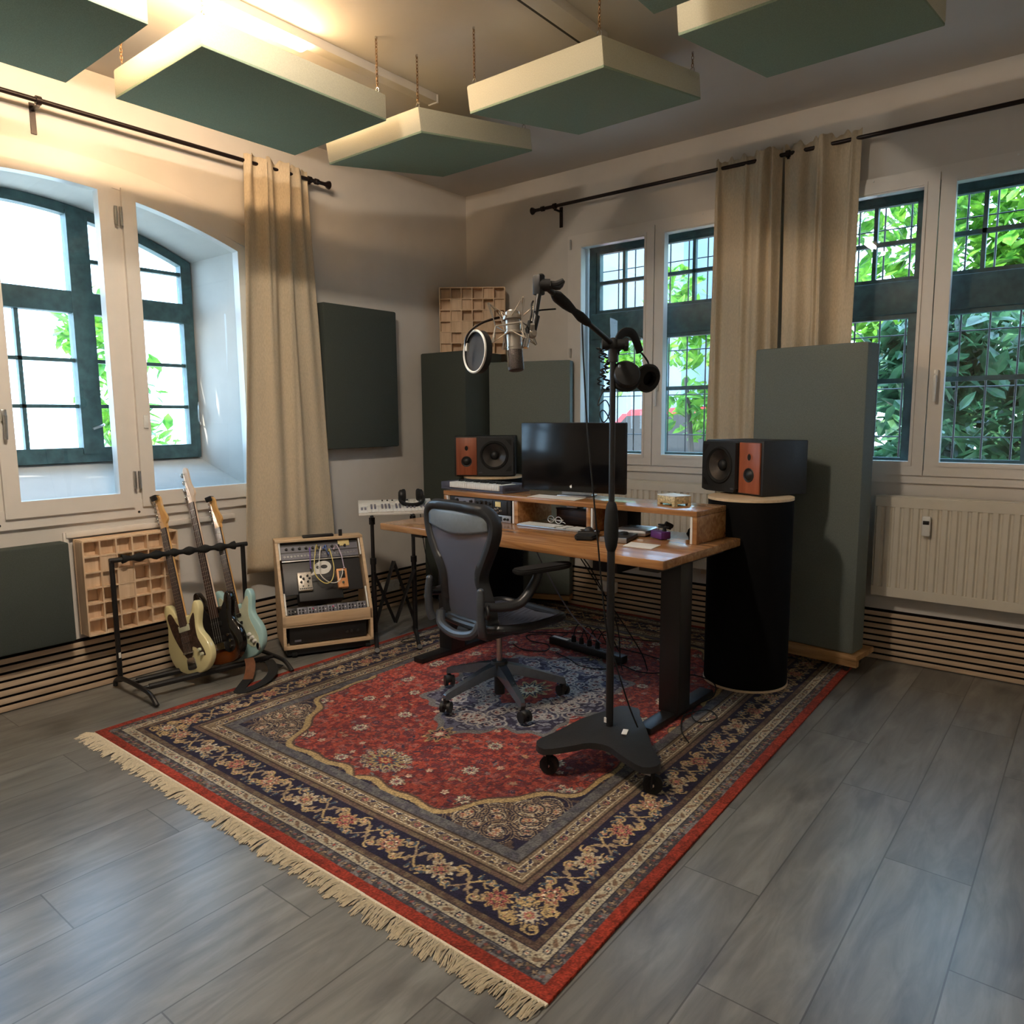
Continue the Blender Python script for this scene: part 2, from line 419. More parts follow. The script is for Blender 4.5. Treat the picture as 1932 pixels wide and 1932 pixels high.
# window_3 / window_4: white two-sash windows on the right wall; window_5 / window_6 the green outer ones
def frame_xz(bm, x0, x1, z0, z1, w, y0, y1, wb=None, wt=None):
    wb = w if wb is None else wb; wt = w if wt is None else wt
    bx(bm, x0, x0+w, y0, y1, z0, z1); bx(bm, x1-w, x1, y0, y1, z0, z1)
    bx(bm, x0+w, x1-w, y0, y1, z0, z0+wb); bx(bm, x0+w, x1-w, y0, y1, z1-wt, z1)
def right_window(n, xc):
    bm = BM(); frame_xz(bm, xc-.745, xc+.745, 1.098, 2.865, .075, -.018, .03)
    o = struct('window_%d' % n, bm, M_white)
    for s in (-1, 1):
        a, b = (xc-.69, xc-.003) if s < 0 else (xc+.003, xc+.69)
        bm = BM(); frame_xz(bm, a, b, 1.145, 2.832, .073, -.03, .03, .08, .066)
        frame_xz(bm, a+.06, b-.06, 1.2, 2.79, .016, -.036, -.028)
        sh = obj('sash', bm, M_white, o)
        bm = BM(); quad(bm, (a+.07, 0, 1.215), (b-.07, 0, 1.215), (b-.07, 0, 2.77), (a+.07, 0, 2.77)); obj('pane', bm, M_glass, sh)
    bm = BM()
    for z in (1.99, 2.80): cyl(bm, (xc-.715, -.03, z-.035), (xc-.715, -.03, z+.035), .008, seg=10)
    obj('hinge', bm, M_steel, o)
    bm = BM(); bx(bm, xc+.028, xc+.05, -.05, -.03, 1.68, 1.75, bev=.004); bx(bm, xc+.03, xc+.045, -.068, -.052, 1.57, 1.72, bev=.004); obj('handle', bm, M_whitepl, o)
    for x in (xc-.35, xc+.35):
        bm = BM(); cyl(bm, (x, -.018, 2.848), (x, -.022, 2.848), .005, seg=8); obj('screw_cap', bm, M_whitepl, o)
    return o
right_window(3, W1); right_window(4, W2)
def green_window(n, xc):
    m = xc-.088; y0, y1 = .175, .235
    bm = BM(); frame_xz(bm, m-.585, m+.64, 1.13, 2.83, .06, y0, y1, .07, .07)
    bx(bm, m-.03, m+.03, y0-.01, y1, 1.15, 2.8); bx(bm, m-.56, m+.62, y0-.015, y1, 2.10, 2.295, bev=.008)
    for a, b in ((m-.525, m-.03), (m+.03, m+.58)):           # upper lights
        frame_xz(bm, a, b, 2.29, 2.775, .03, y0+.01, y1-.005)
        c = (a+b)/2-(.008 if a < m else .02); bx(bm, c-.011, c+.011, y0+.015, y1-.01, 2.31, 2.76); bx(bm, a+.02, b-.02, y0+.015, y1-.01, 2.515, 2.54)
    for a, b in ((m-.525, m-.03), (m+.03, m+.58)):           # lower casements
        frame_xz(bm, a, b, 1.19, 2.12, .045, y0, y1-.005)
        bx(bm, a+.03, b-.03, y0+.015, y1-.01, 1.69, 1.718)
    o = struct('window_%d' % n, bm, M_green)
    bm = BM(); quad(bm, (m-.56, .21, 1.16), (m+.61, .21, 1.16), (m+.61, .21, 2.79), (m-.56, .21, 2.79)); obj('pane', bm, M_oldglass, o)
    bm = BM()
    for i in range(9):
        x = m-.56+i*.148; cyl(bm, (x, .33, 1.10), (x, .33, 2.82), .0055, seg=8)
    for z in (1.36, 1.66, 1.99, 2.33, 2.64): cyl(bm, (m-.6, .335, z), (m+.66, .335, z), .004, seg=8)
    obj('iron_grille', bm, M_black, o)
green_window(5, W1); green_window(6, W2)

# ------------------------------------------------------------------ radiators
def radiator(x0, x1, z0, z1, label, name='radiator'):
    t = thing(name, label, 'radiator', ((x0+x1)/2, -.06, z0)); w = x1-x0; h = z1-z0
    bm = BM(); n = int(w/.0475); p = w/n
    # ribbed front sheet
    prof = []
    for i in range(n):
        a = -w/2+i*p
        prof += [(a+.004, .0), (a+.012, -.011), (a+p-.012, -.011), (a+p-.004, .0)]
    for (xa, ya), (xb, yb) in zip(prof, prof[1:]):
        quad(bm, (xa, -.035+ya, .055), (xb, -.035+yb, .055), (xb, -.035+yb, h-.06), (xa, -.035+ya, h-.06))
    bx(bm, -w/2, w/2, -.046, -.03, 0, .058, bev=.004); bx(bm, -w/2, w/2, -.046, -.03, h-.062, h, bev=.004)
    bx(bm, -w/2, w/2, -.034, -.03, .02, h-.02)
    obj('front_panel', bm, M_rad, t, 20)
    bm = BM(); bx(bm, -w/2, w/2, .0, .025, .02, h-.02); bx(bm, -w/2, -w/2+.006, -.04, .03, 0, h); bx(bm, w/2-.006, w/2, -.04, .03, 0, h)
    obj('casing', bm, M_rad, t)
    bm = BM(); bx(bm, -w/2, w/2, -.045, .03, h, h+.006, bev=.002)
    for i in range(int(w/.035)): pass
    obj('top_grille', bm, M_rad, t)
    return t
radiator(3.335, 4.55, .42, 1.02, 'cream ribbed radiator with a heat meter, under the right-hand window')
radiator(1.30, 2.33, .44, 1.03, 'cream ribbed radiator on the wall behind the desk')
t = thing('heat_meter', 'small white heat meter clipped on the ribs of the right radiator', 'meter', (3.613, -.107, .805))
bm = BM(); bx(bm, -.022, .022, -.03, 0, 0, .115, bev=.008); obj('housing', bm, M_whitepl, t)
bm = BM(); bx(bm, -.016, .016, -.033, -.028, .068, .09, bev=.004); obj('display', bm, M_plastic, t)

# ------------------------------------------------------------------ ceiling battens and lights
LAMP1 = emit_mat('warm_tube_glow', (1., .68, .40), 110.)
LAMP2 = emit_mat('warm_white_tube_glow', (1., .86, .70), 330.)
t = thing('ceiling_light', 'glowing warm ceiling strip light above the left hanging panels', 'ceiling light', (1.19, -3.1, H))
bm = BM(); bx(bm, -.035, .035, -1.5, 1.5, -.045, 0, bev=.004); obj('housing', bm, M_white, t)
bm = BM(); bx(bm, -.03, .03, -1.2, .62, -.075, -.045, bev=.01); obj('tube', bm, LAMP1, t)
bm = BM(); bx(bm, -.036, .036, 1.5, 1.515, -.05, 0, bev=.003); obj('end_cap', bm, M_white, t)
t = thing('ceiling_light', 'plain ceiling batten with a dark slot, above the middle hanging panel', 'ceiling light', (2.27, -3.3, H))
bm = BM(); bx(bm, -.03, .075, -1.9, 1.74, -.045, 0, bev=.003); obj('housing', bm, M_white, t)
bm = BM(); bx(bm, -.043, -.030, -1.9, 1.74, -.044, 0); obj('dark_slot', bm, M_black, t)
bm = BM(); bx(bm, -.03, .03, -.75, -.05, -.08, -.045, bev=.01); obj('tube', bm, LAMP2, t)

# ------------------------------------------------------------------ hanging ceiling panels
def chain_mesh(L, off=(0, 0)):
    bm = BM(); n = max(3, int(L/.0155)); s = L/n
    for i in range(n):
        c = Vector((off[0]*(i+.5)/n, off[1]*(i+.5)/n, (i+.5)*s)); a = (i % 2)*PI/2
        P = [c+Vector((.0055*math.cos(q)*math.cos(a), .0055*math.cos(q)*math.sin(a), .011*math.sin(q))) for q in [2*PI*k/8 for k in range(8)]]
        tube(bm, P, .0019, 5, closed=True)
    return bm
M_chain = mat('dull_brass_chain', rgb(120, 92, 62), .4, .7, var=.1, scale=80)
def cloud(corner, zn, zf, label, chains, w=.765, l=.972, th=.125):
    """corner = (x, y) of the near left corner; the panel runs along +y, lifted from zn to zf"""
    ang = math.atan2(zf-zn, l)
    Mx = Matrix.Translation((corner[0], corner[1], zn)) @ Matrix.Rotation(ang, 4, 'X')
    t = thing('ceiling_panel', label, 'acoustic panel', mx=Mx, group='hanging ceiling absorbers')
    bm = BM(); bx(bm, .0, w, .0, l, .004, th, bev=.012); obj('wrapped_frame', bm, M_fab_side, t)
    bm = BM(); bx(bm, .003, w-.003, .003, l-.003, -.001, .012, bev=.003); obj('green_face', bm, M_fab_cloud, t)
    for (u, v) in chains:
        p = Mx @ Vector((u, v, th))
        Lc = H-p.z
        bm = chain_mesh(Lc-.03); bmesh.ops.translate(bm, vec=Vector((p.x, p.y, p.z+.028)), verts=bm.verts)
        ch = obj('chain', bm, M_chain, t, world=True)
        bm = BM(); P = [Vector((p.x+.011*math.cos(q), p.y, p.z+.014+.014*math.sin(q))) for q in [2*PI*k/12 for k in range(12)]]
        tube(bm, P, .0024, 6, closed=True); cyl(bm, (p.x, p.y, H-.012), (p.x, p.y, H), .006, seg=8)
        obj('eye_ring', bm, M_chrome, t, world=True)
    return t
e, f = .03, .735
CH4 = [(e, .03), (f, .03), (e, .94), (f, .94)]
cloud((.713, -3.19), 2.965, 2.965, 'large hanging green panel in front of the glowing strip light', CH4)
cloud((.735, -2.005), 2.965, 3.125, 'tilted hanging green panel next to the left wall corner', CH4)
cloud((1.845, -2.02), 2.965, 3.135, 'tilted hanging green panel in the middle of the room', CH4)
cloud((2.957, -2.045), 2.972, 3.135, 'tilted hanging green panel nearest the right windows', CH4)
cloud((2.965, -3.225), 2.965, 2.965, 'hanging green panel cut off at the upper edge, only its corner showing', CH4)
cloud((.713, -4.365), 2.965, 2.965, 'hanging green panel in the upper left corner', CH4)

# ------------------------------------------------------------------ curtain rods and curtains
def rod(name, label, a, b, brackets, wall):
    t = thing(name, label, 'curtain rod', a)
    bm = BM(); cyl(bm, a, b, .0125, seg=14); obj('pole', bm, M_rod, t, world=True)
    d = (Vector(b)-Vector(a)).normalized()
    bm = BM(); p = Vector(a)
    M = Matrix.Translation(p) @ (-d).to_track_quat('Z', 'Y').to_matrix().to_4x4()
    lathe(bm, [(.0125, -.09), (.019, -.085), (.019, -.06), (.013, -.055), (.012, -.02), (.014, .0), (.026, .02), (.028, .03), (.022, .036), (0, .037)], 16, M)
    obj('finial', bm, M_rod, t, world=True)
    for q in brackets:
        bm = BM(); q = Vector(q)
        if wall == 'x':
            bx(bm, 0, .008, q.y-.013, q.y+.013, q.z-.14, q.z+.01); bx(bm, 0, q.x, q.y-.007, q.y+.007, q.z-.03, q.z-.018); cyl(bm, (q.x, q.y-.012, q.z), (q.x, q.y+.012, q.z), .021, seg=14)
        else:
            bx(bm, q.x-.013, q.x+.013, -.008, 0, q.z-.14, q.z+.01); bx(bm, q.x-.007, q.x+.007, q.y, 0, q.z-.03, q.z-.018); cyl(bm, (q.x-.012, q.y, q.z), (q.x+.012, q.y, q.z), .021, seg=14)
        obj('bracket', bm, M_rod, t, world=True)
    return t
rod('curtain_rod', 'dark curtain rod above the arched left window', (.09, -1.53, 3.089), (.09, -6., 3.089), [(.09, -3.28, 3.089), (.09, -1.66, 3.089)], 'x')
rod('curtain_rod', 'dark curtain rod across both right-hand windows', (.80, -.09, 3.087), (5.6, -.09, 3.087), [(.985, -.09, 3.087), (2.735, -.09, 3.087)], 'y')
def curtain(label, fn_edges, ztop, zbot, n_fold, seed, wall, amp=.022):
    """fn_edges(v) -> (left, right) along the wall at v = 0 top .. 1 bottom"""
    r = random.Random(seed); bm = BM(); NU, NV = 150, 50
    cent = sorted(r.uniform(.03, .97) for _ in range(n_fold)); drift = [r.uniform(-.10, .10) for _ in range(n_fold)]
    wid = [r.uniform(.035, .085) for _ in range(n_fold)]; hgt = [r.uniform(.6, 1.25) for _ in range(n_fold)]; ln = [r.choice([.35, .7, 1.4, 1.6, 2.]) for _ in range(n_fold)]
    ph = [r.uniform(0, 6.28) for _ in range(6)]; grid = []
    for j in range(NV+1):
        v = j/NV; a, b = fn_edges(v); row = []
        for i in range(NU+1):
            u = i/NU; o = 0
            for c, d, w_, h_, l_ in zip(cent, drift, wid, hgt, ln):
                k = (u-c-d*v)/(w_*(.75+.55*v)); fade = max(0, 1-v/l_)**.6 if l_ < 1 else 1-.35*v
                o += amp*h_*fade*math.exp(-k*k)*1.5
            o += amp*.55*math.sin(5.2*u*PI+ph[0]+.8*v)*min(1, .3+v) + .006*math.sin(46*u+ph[1])*max(0, 1-v*9) + .004*math.sin(9*v+7*u+ph[2])
            z = ztop-(ztop-zbot)*v + ((.012*math.sin(31*u+ph[3])+.007*math.sin(63*u)+.006) if j == 0 else 0) + (.008*math.sin(5*u+ph[4]) if j == NV else 0)
            s_ = a+(b-a)*u
            row.append(bm.verts.new((.085+o, s_, z) if wall == 'x' else (s_, -.085-o, z)))
        grid.append(row)
    for j in range(NV):
        for i in range(NU): bm.faces.new((grid[j][i], grid[j][i+1], grid[j+1][i+1], grid[j+1][i]))
    o = obj('curtain', bm, M_curtain, None, 80, fix=True)
    md = o.modifiers.new('thickness', 'SOLIDIFY'); md.thickness = .003
    return tag(o, label, 'curtain')
curtain('sand-coloured curtain hanging beside the arched left window', lambda v: (-2.15-.13*v, -1.675+.11*v), 3.125, .50, 9, 3, 'x')
curtain('left of the two sand curtains gathered between the right windows', lambda v: (2.275-.04*v, 2.70+.02*v), 3.125, .40, 8, 5, 'y')
curtain('right of the two sand curtains gathered between the right windows', lambda v: (2.715+.03*v, 3.155-.01*v), 3.125, .40, 8, 11, 'y')

# ------------------------------------------------------------------ wall absorbers and diffusers
bm = BM(); bx(bm, .0, .105, -1.60, -.925, 1.285, 2.30, bev=.012)
tag(obj('wall_panel', bm, M_fab_dark), 'charcoal fabric panel hung on the left wall beside the curtain', 'acoustic panel')
bm = BM(); bx(bm, .03, .13, -4.25, -3.325, .325, .862, bev=.012)
tag(obj('wall_panel', bm, M_fab_dark), 'low green-grey fabric panel under the arched window', 'acoustic panel')
def diffuser(label, loc, rotz, n=6, cell=.087, depth=.11, seed=1, lv=(.35, .5, .65, .8, .97)):
    t = thing('diffuser', label, 'diffuser', loc, rotz); r = random.Random(seed); w = n*cell
    bm = BM(); bx(bm, -w/2-.006, w/2+.006, -.012, 0, -.006, w+.006)
    for i in range(n+1):
        x = -w/2+i*cell; bx(bm, x-.004, x+.004, -depth, -.01, 0, w); bx(bm, -w/2, w/2, -depth+.0005, -.01, i*cell-.004, i*cell+.004)
    obj('grid', bm, M_pine, t, 20)
    bm = BM(); last = None
    for i in range(n):
        for j in range(n):
            d = depth*r.choice(lv); x = -w/2+i*cell; z = j*cell
            bx(bm, x+.005, x+cell-.005, -d, -.011, z+.005, z+cell-.005)
    obj('stepped_blocks', bm, M_pine, t, 20)
    return t
diffuser('wooden skyline diffuser on the sill ledge behind the guitar rack', (.03, -3.005, .335), PI/2, cell=.0865, seed=4)
diffuser('wooden skyline diffuser standing on the corner bass trap', (.255, -.215, 2.014), math.atan2(.34, .44), seed=9)
bm = BM(); bx(bm, .0, .028, -3.30, -2.30, .868, .90, bev=.004); bx(bm, .0, .02, -3.31, -3.285, .32, .90, bev=.004); struct('trim_1', bm, M_white)

# corner bass trap and two traps on dollies
def dolly(t, w, d, M_w):
    bm = BM(); bx(bm, -w/2, w/2, -d/2, d/2, .055, .095, bev=.004); obj('dolly_board', bm, M_w, t)
    for sx in (-1, 1):
        for sy in (-1, 1):
            bm = BM(); x, y = sx*(w/2-.05), sy*(d/2-.04); cyl(bm, (x-.012, y, .027), (x+.012, y, .027), .024, seg=14); bx(bm, x-.018, x+.018, y-.012, y+.012, .035, .056)
            obj('caster', bm, M_plastic, t)
M_pallet = wood('raw_pine_board', rgb(150, 112, 70), rgb(188, 148, 100), .6, 'X')
t = thing('bass_trap', 'square green-grey bass trap filling the room corner', 'bass trap', (.262, -.375, 0.), .03)
bm = BM(); bx(bm, -.235, .235, -.23, .23, .10, 2.012, bev=.012); obj('fabric_body', bm, M_fab_dark, t); dolly(t, .44, .44, M_pallet)
a, b = Vector((.545, -.370, 0)), Vector((1.165, -.140, 0)); dv = b-a; an = math.atan2(dv.y, dv.x); c = (a+b)/2
nv = Vector((-math.sin(an), math.cos(an), 0)); c = c+nv*.055
t = thing('bass_trap', 'upright green-grey bass trap behind the monitor, left of the window', 'bass trap', c, an)
L = dv.length; bm = BM(); bx(bm, -L/2, L/2, -.055, .055, .10, 1.93, bev=.012); obj('fabric_body', bm, M_fab_green, t); dolly(t, L, .108, M_pallet)
a, b = Vector((2.665, -.335, 0)), Vector((3.325, -.412, 0)); dv = b-a; an = math.atan2(dv.y, dv.x); c = (a+b)/2
nv = Vector((-math.sin(an), math.cos(an), 0)); c = c+nv*.082
t = thing('bass_trap', 'upright green-grey bass trap behind the right loudspeaker', 'bass trap', c, an)
L = dv.length; bm = BM(); bx(bm, -L/2, L/2, -.082, .082, .12, 1.90, bev=.012); obj('fabric_body', bm, M_fab_green, t)
bm = BM(); bx(bm, -L/2, L/2+.03, -.10, .17, .085, .118, bev=.004); bx(bm, -L/2, L/2+.03, -.10, -.06, .05, .085); obj('dolly_board', bm, M_pallet, t)
for sx in (-1, 1):
    for y in (-.06, .12):
        bm = BM(); x = sx*(L/2-.04); cyl(bm, (x-.012, y, .037), (x+.012, y, .037), .025, seg=14); bx(bm, x-.018, x+.018, y-.012, y+.012, .045, .088); obj('caster', bm, M_plastic, t)

# wall sockets on the slats
def socket(label, loc, rotz, n):
    t = thing('wall_socket', label, 'socket', loc, rotz)
    bm = BM(); bx(bm, -.04*n, .04*n, -.045, 0, -.04, .04, bev=.006); obj('cover', bm, M_whitepl, t)
    for i in range(n):
        bm = BM(); x = -.04*n+.04+.08*i; Mx = Matrix.Translation((x, -.046, 0)) @ Matrix.Rotation(PI/2, 4, 'X')
        lathe(bm, [(.0, -.012), (.019, -.012), (.021, .002), (.024, .002), (.024, -.004)], 20, Mx); obj('outlet', bm, M_whitepl, t)
socket('white double socket on the left slats behind the keyboard stand', (.034, -1.02, .19), PI/2, 2)
socket('white socket on the right slats under the desk', (1.46, -.034, .20), 0, 2)

# ------------------------------------------------------------------ outside
M_leaf = None
def leaf_mat(name, c1, c2, tr=.35):
    m, nt, b = new_mat(name)
    oi = nt.nodes.new('ShaderNodeTexCoord'); nz = nt.nodes.new('ShaderNodeTexNoise'); nz.inputs['Scale'].default_value = 9; nz.inputs['Detail'].default_value = 2
    cr = nt.nodes.new('ShaderNodeValToRGB'); cr.color_ramp.elements[0].position = .35; cr.color_ramp.elements[1].position = .65
    cr.color_ramp.elements[0].color = (*c1, 1); cr.color_ramp.elements[1].color = (*c2, 1)
    nt.links.new(oi.outputs['Object'], nz.inputs['Vector']); nt.links.new(nz.outputs['Fac'], cr.inputs['Fac'])
    nt.links.new(cr.outputs['Color'], b.inputs['Base Color']); b.inputs['Roughness'].default_value = .4
    t = nt.nodes.new('ShaderNodeBsdfTranslucent'); mx = nt.nodes.new('ShaderNodeMixShader'); mx.inputs[0].default_value = tr
    nt.links.new(cr.outputs['Color'], t.inputs['Color']); out = nt.nodes['Material Output']
    nt.links.new(b.outputs[0], mx.inputs[1]); nt.links.new(t.outputs[0], mx.inputs[2]); nt.links.new(mx.outputs[0], out.inputs['Surface'])
    return m
M_leaf = leaf_mat('sunlit_leaves', rgb(52, 110, 34), rgb(128, 178, 62), .45)
M_leafd = leaf_mat('shaded_ivy_leaves', rgb(38, 74, 48), rgb(84, 126, 82), .3)
M_bark = wood('grey_bark', rgb(60, 50, 44), rgb(92, 80, 70), .9, 'Z')
def shrub(name, label, cat, base, blobs, n, size, m, seed, trunk=None):
    r = random.Random(seed); t = thing(name, label, cat, base)
    bm = BM()
    for i in range(n):
        c, rad = r.choice(blobs); c = Vector(c); rad = Vector(rad) if not isinstance(rad, (int, float)) else Vector((rad,)*3)
        d = Vector((r.gauss(0, 1), r.gauss(0, 1), r.gauss(0, 1))).normalized()*(r.random()**.4)
        p = c+Vector((d.x*rad.x, d.y*rad.y, d.z*rad.z)); s = size*r.uniform(.6, 1.35)
        q = Matrix.Translation(p) @ Matrix.Rotation(r.uniform(0, 6.28), 4, 'Z') @ Matrix.Rotation(r.uniform(-1.1, 1.1), 4, 'X') @ Matrix.Rotation(r.uniform(-.7, .7), 4, 'Y')
        P = [(0, -1, 0), (.42, -.35, .07), (.36, .3, .05), (0, 1, -.12), (-.36, .3, .05), (-.42, -.35, .07)]
        V = [bm.verts.new(q @ Vector((x*s, y*s, z*s))) for x, y, z in P]
        bm.faces.new((V[0], V[1], V[2], V[3])); bm.faces.new((V[0], V[3], V[4], V[5]))
    obj('foliage', bm, m, t, 0, world=True, fix=False)
    if trunk:
        bm = BM(); tube(bm, trunk, [.06, .035, .02], 8, smooth=4); obj('stem', bm, M_bark, t, world=True)
    return t
GZ = -.15
bm = BM(); bx(bm, -24, 26, -24, 26, GZ-.2, GZ)
M_grd = mat('pale_gravel', rgb(190, 186, 176), .9, var=.12, scale=3)
struct('ground', bm, M_grd, smooth=0)
shrub('climbing_shrub', 'dark broad-leaved shrub close outside the far right window', 'shrub', (4.0, 1.3, GZ),
      [((3.95, 1.35, 1.75), (.95, .35, .7)), ((4.3, 1.5, 1.1), (.8, .35, .7)), ((4.6, 1.4, 2.0), (.6, .4, .6)), ((3.3, 1.6, 1.9), (.5, .3, .45)), ((3.3, 1.9, 1.0), (.5, .3, .4))], 2600, .10, M_leafd, 21, [(4.1, 1.5, GZ), (4.15, 1.5, .8), (4.05, 1.4, 1.9)])
shrub('dark_hedge', 'dense dark hedge further outside the far right window', 'hedge', (3.9, 3.6, GZ),
      [((3.2, 3.6, 1.6), (1.0, .4, 1.0)), ((4.4, 3.8, 1.6), (1.2, .4, 1.3)), ((5.6, 3.8, 1.8), (1., .4, 1.3)), ((3.9, 3.7, .6), (1.6, .4, .8))], 3200, .13, M_leafd, 25, [(4.0, 3.7, GZ), (4.0, 3.7, 1.5), (4.1, 3.7, 2.4)])
shrub('leafy_tree', 'bright green sunlit tree beyond the right-hand windows', 'tree', (3.2, 6.2, GZ),
      [((2.6, 6.2, 4.2), (1.6, .8, 1.3)), ((4.2, 6.4, 4.4), (1.6, .8, 1.5)), ((5.6, 6.2, 4.6), (1.5, .8, 1.6)), ((4.2, 6.6, 3.2), (1.6, .6, .7)), ((2.2, 6.6, 2.6), (.9, .6, .8))], 4200, .15, M_leaf, 22, [(3.4, 6.4, GZ), (3.45, 6.4, 2.2), (3.6, 6.3, 4.2)])
shrub('flowering_bush', 'low green bush outside the window behind the desk', 'bush', (.9, 2.4, GZ),
      [((.95, 2.4, 2.35), (.36, .3, .4)), ((1.0, 2.5, 1.55), (.36, .3, .35)), ((.35, 3.2, 2.9), (.4, .3, .35)), ((-.3, 3.3, 2.2), (.28, .3, .5))], 620, .09, M_leaf, 23, [(.95, 2.4, GZ), (1.0, 2.4, .8), (.9, 2.4, 1.9)])
M_red = mat('red_lacquer', rgb(206, 40, 44), .3, var=.04, scale=6)
def car(label, loc, rotz):
    t = thing('parked_car', label, 'car', loc, rotz)
    prof = [(-2.0, .28), (-2.02, .75), (-1.75, .88), (-1.1, .95), (-.55, 1.42), (.75, 1.45), (1.45, .98), (1.95, .86), (2.02, .6), (1.98, .28)]
    bm = BM(); Mx = Matrix.Rotation(PI/2, 4, 'X'); prism(bm, prof, -.8, .8, Mx)
    es = [e for e in bm.edges]; bmesh.ops.bevel(bm, geom=es, offset=.06, segments=2, affect='EDGES'); obj('body', bm, M_red, t)
    bm = BM(); prism(bm, [(-.98, .98), (-.5, 1.36), (.7, 1.39), (1.25, 1.0)], -.806, .806, Mx); obj('windows', bm, M_plastic, t)
    for x in (-1.25, 1.25):
        for y in (-.74, .74):
            bm = BM(); cyl(bm, (x, y-.09, .31), (x, y+.09, .31), .31, seg=24); obj('wheel', bm, M_rubber, t)
    return t
car('red parked car seen through the window behind the desk', (.1, 4.2, GZ), .05).scale = (1, 1, 1.22)
M_stone = mat('pale_rendered_wall', rgb(216, 214, 206), .9, var=.05, scale=2, bump=.2)
bm = BM(); bx(bm, -3.6, -2.9, -.55, .25, GZ, 4.8, bev=.03); tag(obj('gate_pillar', bm, M_stone), 'pale rendered pillar outside the arched window', 'pillar')
shrub('leafy_tree', 'light green tree outside the arched left window', 'tree', (-5.2, .0, GZ),
      [((-5.0, -.75, 1.9), (.5, .5, .55)), ((-5.2, -.9, 2.6), (.45, .5, .5)), ((-5., -.6, 1.2), (.5, .5, .5))], 420, .12, M_leaf, 31, [(-5.2, -.5, GZ), (-5.2, -.6, .9), (-5.15, -.7, 2.2)])
bm = BM(); bx(bm, -7.5, -2.6, 9.5, 12, GZ, 7.5); tag(obj('house', bm, mat('blue_grey_render', rgb(92, 108, 122), .9, var=.12, scale=.8)), 'pale house far beyond the window behind the desk', 'house')

w = bpy.data.worlds.new('sky'); sc.world = w; w.use_nodes = True
nt = w.node_tree; bg = nt.nodes['Background']
tc = nt.nodes.new('ShaderNodeTexCoord'); sp = nt.nodes.new('ShaderNodeSeparateXYZ'); cr = nt.nodes.new('ShaderNodeValToRGB')
cr.color_ramp.elements[0].position = .45; cr.color_ramp.elements[0].color = (.54, .77, 1., 1)
cr.color_ramp.elements[1].position = .95; cr.color_ramp.elements[1].color = (.36, .62, 1., 1)
mr = nt.nodes.new('ShaderNodeMapRange'); mr.inputs['From Min'].default_value = -1; mr.inputs['From Max'].default_value = 1
nt.links.new(tc.outputs['Generated'], sp.inputs[0]); nt.links.new(sp.outputs['Z'], mr.inputs['Value']); nt.links.new(mr.outputs[0], cr.inputs['Fac']); nt.links.new(cr.outputs['Color'], bg.inputs['Color'])
bg.inputs['Strength'].default_value = 9.
sl = bpy.data.lights.new('sun', 'SUN'); sl.energy = 9.; sl.angle = R(.6); sl.color = (1, .93, .82)
so = bpy.data.objects.new('sun', sl); COL.objects.link(so)
so.rotation_euler = Vector((.13, .78, -.62)).to_track_quat('-Z', 'Y').to_euler()
sc.view_settings.exposure = .38
# ------------------------------------------------------------------ desk
DA = R(-2.3); DO = Vector((2.886, -1.938, 0))        # front right corner of the top, floor level
def dk(x, y, z=0.):                                  # desk-local to world
    return DO + Vector((x*math.cos(DA)-y*math.sin(DA), x*math.sin(DA)+y*math.cos(DA), z))
def wl(X, Y):                                        # world to desk-local
    d = Vector((X, Y, 0))-DO; return (d.x*math.cos(DA)+d.y*math.sin(DA), -d.x*math.sin(DA)+d.y*math.cos(DA))
ZD = .86
t = thing('standing_desk', 'oak-topped standing desk with black steel legs in front of the corner', 'desk', DO, DA)
bm = BM(); bx(bm, -1.97, 0, 0, .812, ZD-.042, ZD, bev=.006); obj('desk_top', bm, M_desk, t)
for x in (-.115, -1.70):
    bm = BM(); bx(bm, x-.055, x+.055, .28, .40, .04, ZD-.06, bev=.004); bx(bm, x-.045, x+.045, .29, .39, .4, ZD-.055)
    l = obj('leg', bm, M_black, t)
    bm = BM(); bx(bm, x-.04, x+.04, .045, .70, .012, .045, bev=.006); obj('foot', bm, M_black, l)
bm = BM(); bx(bm, -1.74, -.08, .30, .38, ZD-.085, ZD-.043); bx(bm, -.16, -.06, .06, .74, ZD-.07, ZD-.043); bx(bm, -1.75, -1.65, .06, .74, ZD-.07, ZD-.043)
obj('under_frame', bm, M_black, t)
bm = BM(); bx(bm, -.66, -.50, .40, .62, ZD-.19, ZD-.085, bev=.008); obj('cable_tray', bm, M_black, t)

# monitor shelf on the desk
t = thing('desk_shelf', 'oak shelf riser standing along the back of the desk', 'shelf', dk(0, 0, ZD), DA)
RZ = .17; RX0, RX1, RY0, RY1 = -1.895, -.083, .473, .806
bm = BM(); bx(bm, RX0, RX1, RY0, RY1, RZ-.03, RZ, bev=.004); obj('top_board', bm, M_desk, t)
for x, wd in ((RX0, .028), (-1.285, .03), (-.755, .028), (RX1-.03, .03)):
    bm = BM(); bx(bm, x, x+wd, RY0+.003, RY1, 0.001, RZ-.03, bev=.003); obj('side_panel' if x in (RX0, RX1-.03) else 'divider', bm, M_desk, t)
for x in (-.722, RX1-.036, -1.297, RX0+.03):
    bm = BM(); bx(bm, x, x+.012, RY0+.001, RY0+.02, .002, RZ-.032); obj('rack_rail', bm, M_whitepl, t)

